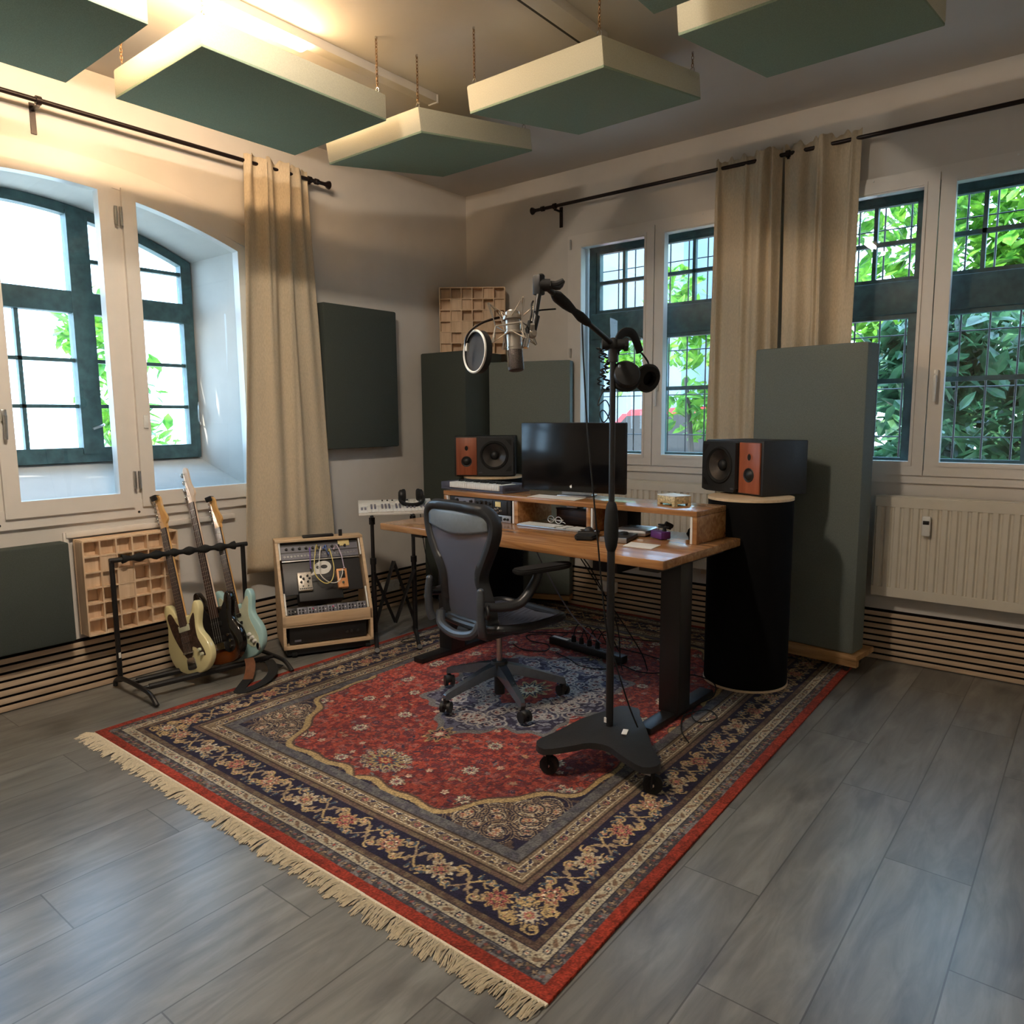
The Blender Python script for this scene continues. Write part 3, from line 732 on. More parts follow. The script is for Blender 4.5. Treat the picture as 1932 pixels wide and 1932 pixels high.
def knob(bm, x, z, r, y=0., d=.016):
    Mx = Matrix.Translation((x, y, z)) @ Matrix.Rotation(PI/2, 4, 'X')
    lathe(bm, [(r, 0), (r, .003), (r*.82, .005), (r*.75, d), (0, d)], 14, Mx)
M_gpanel = mat('grey_panel_paint', rgb(112, 112, 124), .45, var=.04, scale=60)
M_dpanel = mat('charcoal_panel_paint', rgb(44, 44, 46), .45, var=.05, scale=60)
M_vu = mat('warm_meter_face', rgb(232, 214, 150), .5, var=.02, scale=30)
# outboard units in the left bay
t = thing('rack_unit', 'rack of three outboard modules with a cream meter, in the desk shelf', 'audio gear', dk(-1.575, .478, ZD+.045), DA)
bm = BM(); bx(bm, -.262, .262, .004, .25, 0, .092); bx(bm, -.262, .262, 0, .005, 0, .092, bev=.001); obj('chassis', bm, M_plastic, t)
bm = BM(); bx(bm, -.215, -.04, -.004, 0, .006, .087, bev=.001); m1 = obj('left_module', bm, M_gpanel, t)
for (x, z, r) in [(-.19, .07, .012), (-.19, .028, .012), (-.125, .045, .024), (-.065, .07, .010), (-.065, .028, .010)]:
    bm = BM(); knob(bm, x, z, r, -.004); obj('knob', bm, M_plastic, m1)
bm = BM(); bx(bm, -.036, .115, -.004, 0, .006, .087, bev=.001); m2 = obj('middle_module', bm, M_dpanel, t)
for (x, z, r) in [(-.015, .066, .012), (.02, .07, .014), (.06, .07, .012), (.095, .066, .012), (.0, .03, .013), (.045, .032, .018), (.09, .025, .012)]:
    bm = BM(); knob(bm, x, z, r, -.004); obj('knob', bm, M_plastic, m2)
bm = BM(); bx(bm, .12, .235, -.004, 0, .006, .087, bev=.001); m3 = obj('right_module', bm, M_plastic, t)
bm = BM(); bx(bm, .14, .185, -.008, -.003, .05, .082, bev=.002); obj('meter', bm, M_vu, m3)
for (x, z) in [(.137, .034), (.160, .038), (.158, .018), (.185, .028)]:
    bm = BM(); knob(bm, x, z, .008, -.004, .012); obj('knob', bm, M_chrome, m3)
t = thing('rack_unit', 'slim silver-fronted rack unit under the outboard modules, in the desk shelf', 'audio gear', dk(-1.575, .478, ZD+.001), DA)
bm = BM(); bx(bm, -.262, .262, .004, .22, 0, .043); obj('chassis', bm, M_plastic, t)
bm = BM(); bx(bm, -.262, .262, 0, .005, 0, .043, bev=.001); fp = obj('faceplate', bm, M_silver, t)
bm = BM(); bx(bm, -.2, .19, -.002, .001, .006, .036); obj('display_window', bm, M_plastic, fp)
for x in (.215, .24):
    bm = BM(); knob(bm, x, .021, .008, -.001, .012); obj('knob', bm, M_plastic, fp)

# monitor
p = dk(-.955+.0, .66, ZD+RZ)
c = Vector((1.935, -1.262, 0)); lx, ly = wl(c.x, c.y)
t = thing('monitor', 'large black glossy computer screen standing on the desk shelf', 'monitor', dk(lx, ly, ZD+RZ), R(4))
M_screen = mat('black_screen_glass', rgb(12, 12, 14), .16, var=.02, scale=4, spec=.35)
bm = BM(); bx(bm, -.352, .352, 0, .026, .03, .438, bev=.008); obj('housing', bm, M_plastic, t)
bm = BM(); bx(bm, -.349, .349, -.003, .001, .033, .435, bev=.0015); g = obj('screen', bm, M_screen, t)
bm = BM(); bx(bm, -.10, .10, .0, .14, .0, .008, bev=.003); bx(bm, -.10, .10, .06, .07, .005, .2); bx(bm, -.1, .1, .02, .07, .15, .2); obj('stand', bm, M_silver, t)
bm = BM()
lg = [(.0, .5), (.18, .62), (.42, .58), (.52, .35), (.40, .12), (.46, -.1), (.56, -.22), (.42, -.55), (.22, -.68), (.0, -.6), (-.22, -.68), (-.42, -.52), (-.58, -.1), (-.52, .38), (-.28, .60)]
Mx = Matrix.Translation((.0, -.0035, .062)) @ Matrix.Rotation(PI/2, 4, 'X'); prism(bm, [(a*.012, b*.012) for a, b in lg], 0, .001, Mx)
prism(bm, [(0, .0085), (.004, .0095), (.006, .0125), (.002, .0115)], 0, .001, Mx)
obj('logo_mark', bm, M_paper, g)

# loudspeakers and their drum-shaped stands
M_cab = mat('black_cabinet_paint', rgb(32, 33, 34), .6, var=.06, scale=120, bump=.12)
M_cherry = wood('cherry_veneer', rgb(136, 72, 46), rgb(172, 96, 66), .38, 'Z', .7)
M_cone = mat('grey_driver_cone', rgb(84, 80, 78), .3, .7, var=.04, scale=40)
M_sub = mat('black_speaker_cloth', rgb(12, 12, 13), .95, var=.12, scale=300, bump=.15, spec=.15)
def speaker(label, loc, rotz, mir):
    """front at y = 0 facing -y; cabinet goes back to y = .33; mir = +1 wood panel on the left"""
    t = thing('loudspeaker', label, 'loudspeaker', loc, rotz); W, Hh, Dp = .458, .300, .33
    bm = BM(); bx(bm, -W/2, W/2, 0, Dp, 0, Hh, bev=.006); obj('cabinet', bm, M_cab, t)
    def X(f): return mir*(f-.5)*W
    Ry = Matrix.Rotation(PI/2, 4, 'X')
    a, b = sorted((X(.035), X(.375)))
    # wood baffle with two dished openings
    bm = BM(); bx(bm, a, b, -.012, .001, .010, Hh-.010, bev=.003); wp = obj('wood_baffle', bm, M_cherry, t)
    bm = BM(); lathe(bm, [(.026, .0135), (.024, .0135), (.020, .0128), (.012, .0124), (0, .0122)], 24, Matrix.Translation((X(.205), 0, .208)) @ Ry); obj('tweeter_throat', bm, M_cherry, wp)
    bm = BM(); lathe(bm, [(.0125, .0136), (.011, .0141), (0, .0142)], 20, Matrix.Translation((X(.205), 0, .211)) @ Matrix.Diagonal((1, 1, 1.45, 1)) @ Ry); obj('tweeter', bm, M_rubber, wp)
    bm = BM(); lathe(bm, [(.046, .0135), (.043, .0138), (.040, .0130)], 32, Matrix.Translation((X(.205), 0, .112)) @ Ry); obj('dome_waveguide', bm, M_cherry, wp)
    bm = BM(); lathe(bm, [(.040, .0135), (.036, .0160), (.030, .0140), (.022, .022), (.012, .027), (0, .028)], 32, Matrix.Translation((X(.205), 0, .112)) @ Ry); obj('dome_driver', bm, M_plastic, wp)
    # woofer: surround, cone, phase plug (built proud of the baffle so that the cone is a real dish)
    a, b = sorted((X(.385), X(.975))); cx, cz = X(.665), .158
    bm = BM()
    # baffle plate with a round hole
    n = 48; ri = .108; hole = [(cx+ri*math.cos(2*PI*k/n), cz+ri*math.sin(2*PI*k/n)) for k in range(n)]
    out = []
    for k in range(n):
        dx, dz = math.cos(2*PI*k/n), math.sin(2*PI*k/n)
        s = min(((b-cx)/dx if dx > 1e-6 else (a-cx)/dx if dx < -1e-6 else 9), ((Hh-.008-cz)/dz if dz > 1e-6 else (.008-cz)/dz if dz < -1e-6 else 9))
        out.append((cx+dx*s, cz+dz*s))
    for y in (-.036, ):
        Vh = [bm.verts.new((x, y, z)) for x, z in hole]; Vo = [bm.verts.new((x, y, z)) for x, z in out]
        Vb = [bm.verts.new((x, .0, z)) for x, z in out]; Vi = [bm.verts.new((x, -.004, z)) for x, z in hole]
        for k in range(n):
            j = (k+1) % n
            bm.faces.new((Vh[k], Vh[j], Vo[j], Vo[k])); bm.faces.new((Vo[k], Vo[j], Vb[j], Vb[k])); bm.faces.new((Vh[k], Vh[j], Vi[j], Vi[k]))
    bf = obj('woofer_baffle', bm, M_cab, t, 30)
    bm = BM(); lathe(bm, [(.108, .034), (.104, .042), (.097, .044), (.09, .038), (.086, .034)], 48, Matrix.Translation((cx, 0, cz)) @ Ry); obj('surround', bm, M_rubber, bf)
    bm = BM(); lathe(bm, [(.088, .035), (.06, .020), (.034, .006), (.03, .004)], 48, Matrix.Translation((cx, 0, cz)) @ Ry); obj('cone', bm, M_cone, bf)
    bm = BM(); lathe(bm, [(.033, .004), (.032, .014), (.024, .024), (.012, .029), (0, .030)], 32, Matrix.Translation((cx, 0, cz)) @ Ry); obj('dust_cap', bm, M_plastic, bf)
    for sz in (-1, 1):                                    # triangular ports in the outer corners
        e = X(.945); s = .044*mir
        bm = BM(); zc = cz+sz*.118
        prism(bm, [(e, zc), (e-s, zc), (e-s*.28, zc-sz*.036), (e, zc-sz*.046)], .0365, .0375, Ry); obj('port', bm, M_rubber, bf)
    bm = BM()
    for i, q in enumerate((0, .009, .018)):               # faint maker's lettering
        x0 = X(.415)+(q if mir > 0 else -q)
        bx(bm, x0, x0+.005, -.0372, -.0360, .026, .028); bx(bm, x0, x0+.0012, -.0372, -.0360, .026, .034)
        bx(bm, x0, x0+.005, -.0372, -.0360, .0325, .034)
    obj('maker_lettering', bm, M_gpanel, bf)
    return t
LA, RA = math.atan2(.273, .385), math.atan2(-.19, .406)
speaker('left black loudspeaker with cherry-wood baffle, beside the monitor', (.747, -.664, 1.062), LA, 1)
speaker('right black loudspeaker with cherry-wood baffle, on the drum beside the desk', (2.743, -.825, 1.062), RA, -1)
M_disc = wood('pale_wood_disc', rgb(214, 186, 146), rgb(232, 206, 170), .5, 'X')
def drum(label, c, r=.226):
    t = thing('speaker_stand', label, 'speaker stand', (c[0], c[1], 0))
    bm = BM(); lathe(bm, [(0, .024), (r, .024), (r, 1.042), (r-.004, 1.046), (0, 1.046)], 64); obj('drum_body', bm, M_sub, t)
    bm = BM(); lathe(bm, [(0, .012), (r+.004, .012), (r+.004, .024), (0, .024)], 64); obj('base_disc', bm, M_disc, t)
    bm = BM(); lathe(bm, [(0, 1.046), (r+.002, 1.046), (r+.002, 1.060), (0, 1.060)], 64); obj('top_disc', bm, M_disc, t)
    return t
drum('black cloth-covered drum stand under the left loudspeaker, behind the desk', (.722, -.535))
t = drum('black cloth-covered drum stand under the right loudspeaker', (2.872, -.885))
bm = BM(); q = Vector((2.872, -.885, 0)); v = (CAM-q); v.z = 0; v = Matrix.Rotation(R(-42), 3, 'Z') @ v.normalized()
lathe(bm, [(0, .004), (.012, .004), (.012, 0)], 16, Matrix.Translation((v.x*.2262, v.y*.2262, 1.0)) @ Vector(v).to_track_quat('Z', 'Y').to_matrix().to_4x4() @ Matrix.Diagonal((1.5, .5, 1, 1)))
obj('badge', bm, M_steel, t)

# ---- things on the shelf
# small keyboard controller
lx, ly = wl(.915, -1.312)
t = thing('midi_keyboard', 'small dark piano keyboard lying on the left end of the desk shelf', 'keyboard', Vector((.915, -1.309, ZD+RZ)), math.atan2(-.058, .585))
M_slate = mat('slate_plastic', rgb(74, 76, 92), .5, var=.04, scale=60)
bm = BM(); bx(bm, 0, .585, .0, .248, 0, .012, bev=.003); bx(bm, 0, .585, .02, .248, .01, .034); bx(bm, 0, .09, .0, .248, .01, .05, bev=.004); bx(bm, .0, .585, .15, .248, .034, .05, bev=.004); bx(bm, .557, .585, .0, .15, .01, .05, bev=.003)
obj('case', bm, M_slate, t)
for i in range(22):
    bm = BM(); x = .093+i*.021; bx(bm, x+.0006, x+.0204, -.006, .148, .016, .052, bev=.002); obj('white_key', bm, M_whitepl, t)
k = 0
for i in range(21):
    if i % 7 in (2, 6): continue
    bm = BM(); x = .093+(i+1)*.021; bx(bm, x-.0055, x+.0055, .058, .148, .05, .062, bev=.002); obj('black_key', bm, M_plastic, t)
def sheet(label, pts, z, th=.0016, name='paper_sheet'):
    c = sum((Vector((p[0], p[1], 0)) for p in pts), Vector())/len(pts)
    t = None; bm = BM(); prism(bm, [(p[0]-c.x, p[1]-c.y) for p in pts], 0, th)
    o = obj(name, bm, M_paper, None, 0); o.location = (c.x, c.y, z); return tag(o, label, 'paper')
sheet('white paper sheet in front of the monitor on the desk shelf', [(1.713, -1.40), (2.06, -1.415), (2.045, -1.275), (1.70, -1.262)], ZD+RZ+.0006)
sheet('small white card at the front right of the desk top', [(2.545, -1.705), (2.70, -1.700), (2.685, -1.575), (2.52, -1.578)], ZD+.0006, .003)
t = thing('trinket_box', 'small gold-patterned box on the right end of the desk shelf', 'box', (2.605, -1.275, ZD+RZ), math.atan2(-.06, .13))
M_gold = mat('gold_pattern', rgb(206, 186, 140), .45, .2, var=.25, scale=90)
bm = BM(); bx(bm, -.072, .072, -.055, .055, .012, .05, bev=.003)
for sx in (-1, 1):
    for sy in (-1, 1): bx(bm, sx*.072-sx*.022, sx*.072, sy*.055-sy*.02, sy*.055, 0, .013)
obj('patterned_sides', bm, M_gold, t); bm = BM(); bx(bm, -.073, .073, -.056, .056, .05, .055, bev=.002); obj('lid', bm, M_whitepl, t)

# ---- things on the desk top
t = thing('computer_keyboard', 'white full-size computer keyboard on the desk', 'keyboard', (1.905, -1.395, ZD), R(-2))
bm = BM(); bx(bm, -.235, .235, -.06, .06, 0, .009, bev=.003); obj('case', bm, M_silver, t)
bm = BM()
for r_ in range(5):
    for i in range(26):
        if i in (15, 19): continue
        if r_ in (2,) and 15 < i < 19: continue
        bx(bm, -.228+i*.0176, -.228+i*.0176+.0152, -.052+r_*.0215, -.052+r_*.0215+.0175, .009, .013, bev=.001)
obj('keys', bm, M_whitepl, t)
t = thing('glasses', 'folded pale-framed eyeglasses lying on the white keyboard', 'glasses', (1.86, -1.325, ZD+.014), R(-14))
bm = BM()
for s in (-1, 1): tube(bm, [(s*.034+.028*math.cos(a), .002*math.sin(a), .022+.019*math.sin(a)) for a in [2*PI*k/20 for k in range(20)]], .0024, 6, closed=True)
tube(bm, [(-.008, 0, .024), (0, -.001, .028), (.008, 0, .024)], .002, 6); obj('rims', bm, M_whitepl, t)
for s in (-1, 1):
    bm = BM(); tube(bm, [(s*.062, 0, .026), (s*.058, .012, .022), (-s*.05, .02+.004*s, .012), (-s*.075, .022+.004*s, .004)], .0024, 6, smooth=3); obj('temple', bm, M_whitepl, t)
t = thing('trackball', 'low black trackball mouse between keyboard and mic stand pole', 'computer mouse', (2.262, -1.60, ZD), R(24))
bm = BM(); prism(bm, [(-.045, -.09), (.045, -.09), (.06, -.02), (.058, .09), (-.055, .09), (-.062, -.02)], 0, .022); bmesh.ops.bevel(bm, geom=[e for e in bm.edges], offset=.007, segments=2, affect='EDGES'); obj('wrist_rest', bm, M_rubber, t)
bm = BM(); bx(bm, -.056, .056, .03, .13, .006, .030, bev=.010); obj('body', bm, M_plastic, t)
bm = BM(); sph(bm, (0, .08, .026), .025); obj('ball', bm, M_dpanel, t)
for x in (-.04, .04):
    bm = BM(); sph(bm, (x, .06, .029), .008, u=10, v=6); obj('button', bm, M_chrome, t)
t = thing('control_box', 'flat black control box with silver front, on the desk behind the mic pole', 'audio gear', (2.43, -1.545, ZD), R(12))
bm = BM(); bx(bm, -.07, .07, -.10, .10, .003, .026, bev=.004); obj('body', bm, M_dpanel, t)
bm = BM(); bx(bm, -.072, .072, -.106, -.098, .002, .028, bev=.002); obj('silver_front', bm, M_silver, t)
bm = BM(); lathe(bm, [(.022, .026), (.022, .038), (.018, .041), (0, .041)], 20, Matrix.Translation((.02, .02, 0))); obj('dial', bm, M_plastic, t)
t = thing('mini_computer', 'flat square silver computer on the desk under the shelf', 'computer', (2.40, -1.315, ZD), R(6))
bm = BM(); bx(bm, -.0985, .0985, -.0985, .0985, .003, .036, bev=.016); obj('housing', bm, M_silver, t)
bm = BM(); bx(bm, -.085, .085, -.085, .085, 0, .004); obj('base_ring', bm, M_plastic, t)
bm = BM(); prism(bm, [(.016*math.cos(a), .016*math.sin(a)) for a in [2*PI*k/16 for k in range(16)]], .036, .0364); obj('logo_mark', bm, M_dpanel, t)
M_purple = mat('purple_paint', rgb(92, 44, 110), .4, var=.06, scale=40)
t = thing('effect_pedal', 'small purple effect pedal on the desk beside the silver computer', 'effect pedal', (2.585, -1.385, ZD), R(-28))
bm = BM(); bx(bm, -.05, .05, -.03, .03, .003, .042, bev=.005); obj('enclosure', bm, M_purple, t)
bm = BM(); knob(bm, .0, .0, .012); bmesh.ops.transform(bm, matrix=Matrix.Translation((.02, .01, .042)) @ Matrix.Rotation(-PI/2, 4, 'X'), verts=bm.verts); obj('knob', bm, M_plastic, t)
bm = BM(); cyl(bm, (-.025, 0, .042), (-.025, 0, .054), .008, seg=14); obj('foot_switch', bm, M_chrome, t)
bm = BM(); r = random.Random(5)
tube(bm, [Vector((2.60+.035*math.cos(a*1.9)+r.uniform(-.006, .006), -1.375+.022*math.sin(a*1.9), ZD+.055+.0035*a)) for a in range(7)], .0055, 8, smooth=4)
tube(bm, [(2.615, -1.39, ZD+.085), (2.63, -1.375, ZD+.075), (2.638, -1.36, ZD+.066)], .012, 10)
tag(obj('patch_cable', bm, M_rubber), 'short black patch cable coiled on the purple pedal', 'cable')
bm = BM(); sph(bm, (0, 0, .028), .03, (1.0, .75, 1.15), 14, 10)
for v in bm.verts: v.co += Vector((1, 1, 1))*.006*noise.noise(v.co*60); v.co.z = max(v.co.z, .0)
o = obj('pouch', bm, M_rubber, None, 50); o.location = (2.725, -1.30, ZD); tag(o, 'crumpled black pouch against the right end panel of the shelf', 'pouch')
t = thing('wooden_box', 'dark brown wooden box in the middle bay of the desk shelf', 'box', (1.925, -1.15, ZD), R(-6))
M_walnut = wood('dark_walnut', rgb(52, 32, 22), rgb(84, 54, 36), .45, 'X')
bm = BM(); bx(bm, -.13, .13, -.07, .09, 0, .085, bev=.003); obj('body', bm, M_walnut, t); bm = BM(); bx(bm, -.133, .133, -.073, .093, .085, .093, bev=.002); obj('lid', bm, M_dpanel, t)
bm = BM(); bx(bm, -.04, .04, -.05, .03, 0, .014, bev=.004); o = obj('card_reader', bm, M_silver); o.location = (1.90, -1.155, ZD+.094); tag(o, 'small silver gadget lying on the dark wooden box', 'gadget')
bm = BM(); bx(bm, -.045, .07, -.06, .08, 0, .115, bev=.004); o = obj('power_supply', bm, M_plastic); o.location = (2.255, -1.205, ZD); o.rotation_euler.z = R(-4); tag(o, 'black boxy device in the shelf bay right of the divider', 'audio gear')
# ------------------------------------------------------------------ office chair (seen from behind)
M_graph = mat('graphite_plastic', rgb(62, 66, 72), .38, var=.05, scale=60)
M_grfr = mat('dark_graphite_frame', rgb(40, 42, 45), .38, var=.05, scale=60)
M_alu = mat('dark_aluminium_base', rgb(112, 122, 134), .26, .7, var=.05, scale=40)
def mesh_fabric():
    m, nt, b = new_mat('woven_chair_mesh'); N = nt.nodes.new; L = nt.links.new
    tc = N('ShaderNodeTexCoord'); w1 = N('ShaderNodeTexWave'); w1.inputs['Scale'].default_value = 120; w1.bands_direction = 'Z'
    w2 = N('ShaderNodeTexWave'); w2.inputs['Scale'].default_value = 120; w2.bands_direction = 'X'
    L(tc.outputs['Object'], w1.inputs[0]); L(tc.outputs['Object'], w2.inputs[0])
    mx = N('ShaderNodeMix'); mx.data_type = 'RGBA'; mx.inputs['A'].default_value = (*rgb(72, 74, 86), 1); mx.inputs['B'].default_value = (*rgb(122, 126, 142), 1)
    mu = N('ShaderNodeMath'); mu.operation = 'MULTIPLY'; L(w1.outputs['Fac'], mu.inputs[0]); L(w2.outputs['Fac'], mu.inputs[1]); L(mu.outputs[0], mx.inputs['Factor'])
    L(mx.outputs['Result'], b.inputs['Base Color']); b.inputs['Roughness'].default_value = .6
    tr = N('ShaderNodeBsdfTransparent'); ms = N('ShaderNodeMixShader'); ms.inputs[0].default_value = .08
    L(b.outputs[0], ms.inputs[1]); L(tr.outputs[0], ms.inputs[2]); L(ms.outputs[0], nt.nodes['Material Output'].inputs['Surface'])
    return m
M_mesh = mesh_fabric()
CC = Vector((1.955, -1.965, .009)); CA = R(-10)
t = thing('office_chair', 'black mesh-backed swivel chair drawn up to the desk', 'office chair', CC, CA)
chair = t
# back: outline half widths by height; leans back (-y) and curves
BK = [(.455, .150), (.50, .178), (.56, .178), (.63, .168), (.69, .160), (.74, .172), (.80, .205), (.88, .248), (.95, .272), (1.01, .270), (1.055, .225), (1.075, .13)]
def back_y(z, x):
    v = max(0., (z-.45)/.62); return -.215-.085*v**1.25-.02*math.sin(v*PI)+.55*x*x*(.35+.5*v)
def bw(z):
    for (a, wa), (b_, wb) in zip(BK, BK[1:]):
        if a <= z <= b_: return wa+(wb-wa)*(z-a)/(b_-a)
    return BK[0][1] if z < BK[0][0] else BK[-1][1]
loop = [Vector((w_, back_y(z, w_), z)) for z, w_ in BK] + [Vector((-w_, back_y(z, w_), z)) for z, w_ in BK[::-1]]
bm = BM(); P = smooth_path(loop, 5, True); n = len(P)
# flat, broad rim that wraps forward
rim_o, rim_i, rim_f = [], [], []
for i in range(n):
    p = P[i]; tt = (P[(i+1) % n]-P[i-1]).normalized(); c_ = Vector((0, back_y(p.z, 0), p.z)); inw = Vector((-p.x, 0, .78-p.z)).normalized()
    inw = (inw - tt*inw.dot(tt)).normalized(); nrm = tt.cross(inw)
    if nrm.y > 0: nrm = -nrm
    rim_o.append((p, inw, nrm))
rings = []
for p, inw, nrm in rim_o:
    wd = .040 if .55 < p.z < .78 else .034
    prof = [(-.006, -.05), (-.012, -.02), (-.004, .008), (.012, .012), (wd, .004), (wd+.003, -.008), (wd*.5, -.014), (.006, -.045)]
    rings.append([bm.verts.new(p+inw*a+nrm*b_) for a, b_ in prof])
for i in range(n):
    a, b_ = rings[i], rings[(i+1) % n]
    for k in range(len(a)): bm.faces.new((a[k], a[(k+1) % len(a)], b_[(k+1) % len(a)], b_[k]))
fr = obj('back_frame', bm, M_grfr, t, 60)
bm = BM(); NZ, NX = 26, 14; g = []
for j in range(NZ+1):
    z = .470+(1.062-.470)*j/NZ; w_ = bw(z)-.022; g.append([bm.verts.new((w_*(2*i/NX-1), back_y(z, w_*(2*i/NX-1))*.999+.012, z)) for i in range(NX+1)])
for j in range(NZ):
    for i in range(NX): bm.faces.new((g[j][i], g[j][i+1], g[j+1][i+1], g[j+1][i]))
obj('back_mesh', bm, M_mesh, t, 80)
bm = BM(); g = []
for j in range(9):
    z = .955+.085*j/8; w_ = bw(z)-.035
    g.append([bm.verts.new((w_*(2*i/16-1), back_y(z, w_*(2*i/16-1))+.002-.008*math.sin(PI*j/8)*(1-(2*i/16-1)**2), z-.035*(1-abs(2*i/16-1)**1.5)*(1-j/8))) for i in range(17)])
for j in range(8):
    for i in range(16): bm.faces.new((g[j][i], g[j][i+1], g[j+1][i+1], g[j+1][i]))
o = obj('top_pad', bm, mat('light_graphite_strap', rgb(112, 120, 126), .5, var=.04, scale=60), t, 80); o.modifiers.new('s', 'SOLIDIFY').thickness = .006
bm = BM(); g = []
for j in range(7):
    z = .60+.10*j/6; w_ = bw(z)+.004
    g.append([bm.verts.new((w_*(2*i/16-1), back_y(z, w_*(2*i/16-1))+.028, z)) for i in range(17)])
for j in range(6):
    for i in range(16): bm.faces.new((g[j][i], g[j][i+1], g[j+1][i+1], g[j+1][i]))
o = obj('lumbar_pad', bm, M_slate, t, 80); o.modifiers.new('s', 'SOLIDIFY').thickness = .012
# seat pan
bm = BM(); sp_ = smooth_path([(-.235, -.19, .47), (-.255, .0, .455), (-.25, .2, .46), (-.17, .27, .45), (0, .285, .445), (.17, .27, .45), (.25, .2, .46), (.255, .0, .455), (.235, -.19, .47), (.1, -.215, .455), (-.1, -.215, .455)], 5, True)
tube(bm, sp_, .022, 10, closed=True); obj('seat_frame', bm, M_grfr, t)
bm = BM(); vs = [bm.verts.new((p.x*.97, p.y*.97, p.z+.006-.02*(1-abs(p.x)/.26))) for p in sp_]; cv = bm.verts.new((0, .03, .44))
for i in range(len(vs)): bm.faces.new((vs[i], vs[(i+1) % len(vs)], cv))
obj('seat_mesh', bm, M_mesh, t, 80)
# tilt mechanism and column
bm = BM(); bx(bm, -.09, .09, -.16, .14, .36, .43, bev=.025); bx(bm, -.05, .05, -.25, -.1, .385, .445, bev=.02); bx(bm, -.20, .20, -.06, .06, .40, .44, bev=.015)
obj('tilt_mechanism', bm, M_grfr, t)
bm = BM(); tube(bm, [(-.165, -.255, .50), (-.13, -.275, .44), (0, -.285, .415), (.13, -.275, .44), (.165, -.255, .50)], .024, 10, smooth=5); obj('lower_yoke', bm, M_graph, t)
bm = BM(); cyl(bm, (0, 0, .20), (0, 0, .37), .0145, seg=18); obj('gas_column', bm, M_steel, t)
bm = BM(); cyl(bm, (0, 0, .035), (0, 0, .20), .028, .03, 20); obj('column_sleeve', bm, M_plastic, t)
bm = BM(); lathe(bm, [(0, .135), (.045, .135), (.05, .15), (.048, .20), (.04, .215), (0, .215)], 24); obj('hub', bm, M_grfr, t)
for k in range(5):
    a = R(51+72*k-10)-CA+R(0); d = Vector((math.cos(a), math.sin(a), 0)); s = Vector((-d.y, d.x, 0))
    bm = BM(); prof = []
    for q, (rr, hw, zt, zb) in enumerate([(.03, .034, .205, .15), (.12, .028, .185, .135), (.25, .021, .145, .105), (.335, .017, .118, .083), (.35, .014, .108, .085)]):
        c_ = d*rr; prof.append([bm.verts.new(c_+s*hw+Vector((0, 0, zb))), bm.verts.new(c_+s*hw*.7+Vector((0, 0, zt))), bm.verts.new(c_-s*hw*.7+Vector((0, 0, zt))), bm.verts.new(c_-s*hw+Vector((0, 0, zb)))])
    for A_, B_ in zip(prof, prof[1:]):
        for i in range(4): bm.faces.new((A_[i], A_[(i+1) % 4], B_[(i+1) % 4], B_[i]))
    bm.faces.new(prof[0]); bm.faces.new(prof[-1][::-1]); l = obj('base_arm', bm, M_alu, t)
    bm = BM(); ca = a+[.6, -.5, .9, 2.2, -1.3][k]; ax = Vector((math.cos(ca), math.sin(ca), 0)); cc = d*.345+Vector((0, 0, .041)); fw = Vector((-ax.y, ax.x, 0))*.012
    for sg in (-1, 1): cyl(bm, cc+fw+ax*(sg*.010), cc+fw+ax*(sg*.027), .029, seg=18)
    cyl(bm, d*.345+Vector((0, 0, .05)), d*.345+Vector((0, 0, .092)), .011, seg=12); sph(bm, cc+fw+Vector((0, 0, .012)), .026, (1, 1, .9), 12, 8)
    obj('caster', bm, M_plastic, l)
# arm posts and pads
for s_ in (-1, 1):
    bm = BM(); tube(bm, [(s_*.205, -.275, .455), (s_*.215, -.29, .50), (s_*.215, -.295, .60), (s_*.21, -.29, .665)], [.024, .021, .02, .018], 12, smooth=4); sph(bm, (s_*.21, -.29, .668), .018); up = obj('arm_upright', bm, M_graph, t)
    bm = BM(); tube(bm, [(s_*.215, -.285, .60), (s_*.25, -.2, .585), (s_*.285, -.10, .60), (s_*.30, -.02, .69), (s_*.305, .0, .74)], [.018, .024, .026, .024, .024], 12, smooth=4); obj('arm_bracket', bm, M_grfr, t)
    bm = BM(); yw = R(-6)*s_; Mx = Matrix.Translation((s_*.30, .03, .752)) @ Matrix.Rotation(yw, 4, 'Z')
    pp = smooth_path([(-.045, -.14), (-.05, 0), (-.046, .12), (-.02, .17), (.02, .17), (.046, .12), (.05, 0), (.045, -.14), (0, -.165)], 4, True)
    prism(bm, [(p.x, p.y) for p in [Vector((q[0], q[1], 0)) for q in pp]], -.012, .014, Mx); bmesh.ops.bevel(bm, geom=[e for e in bm.edges if abs(e.verts[0].co.z-e.verts[1].co.z) < 1e-5], offset=.007, segments=2, affect='EDGES')
    obj('arm_pad', bm, M_rubber, t, 60)
    bm = BM(); cyl(bm, (s_*.235, -.275, .545), (s_*.255, -.275, .545), .012, seg=12); cyl(bm, (s_*.236, -.275, .60), (s_*.25, -.275, .60), .009, seg=12); tube(bm, [(s_*.245, -.28, .60), (s_*.262, -.285, .57), (s_*.25, -.28, .545)], .008, 8, smooth=3); obj('arm_lever', bm, M_chrome if s_ < 0 else M_plastic, up)

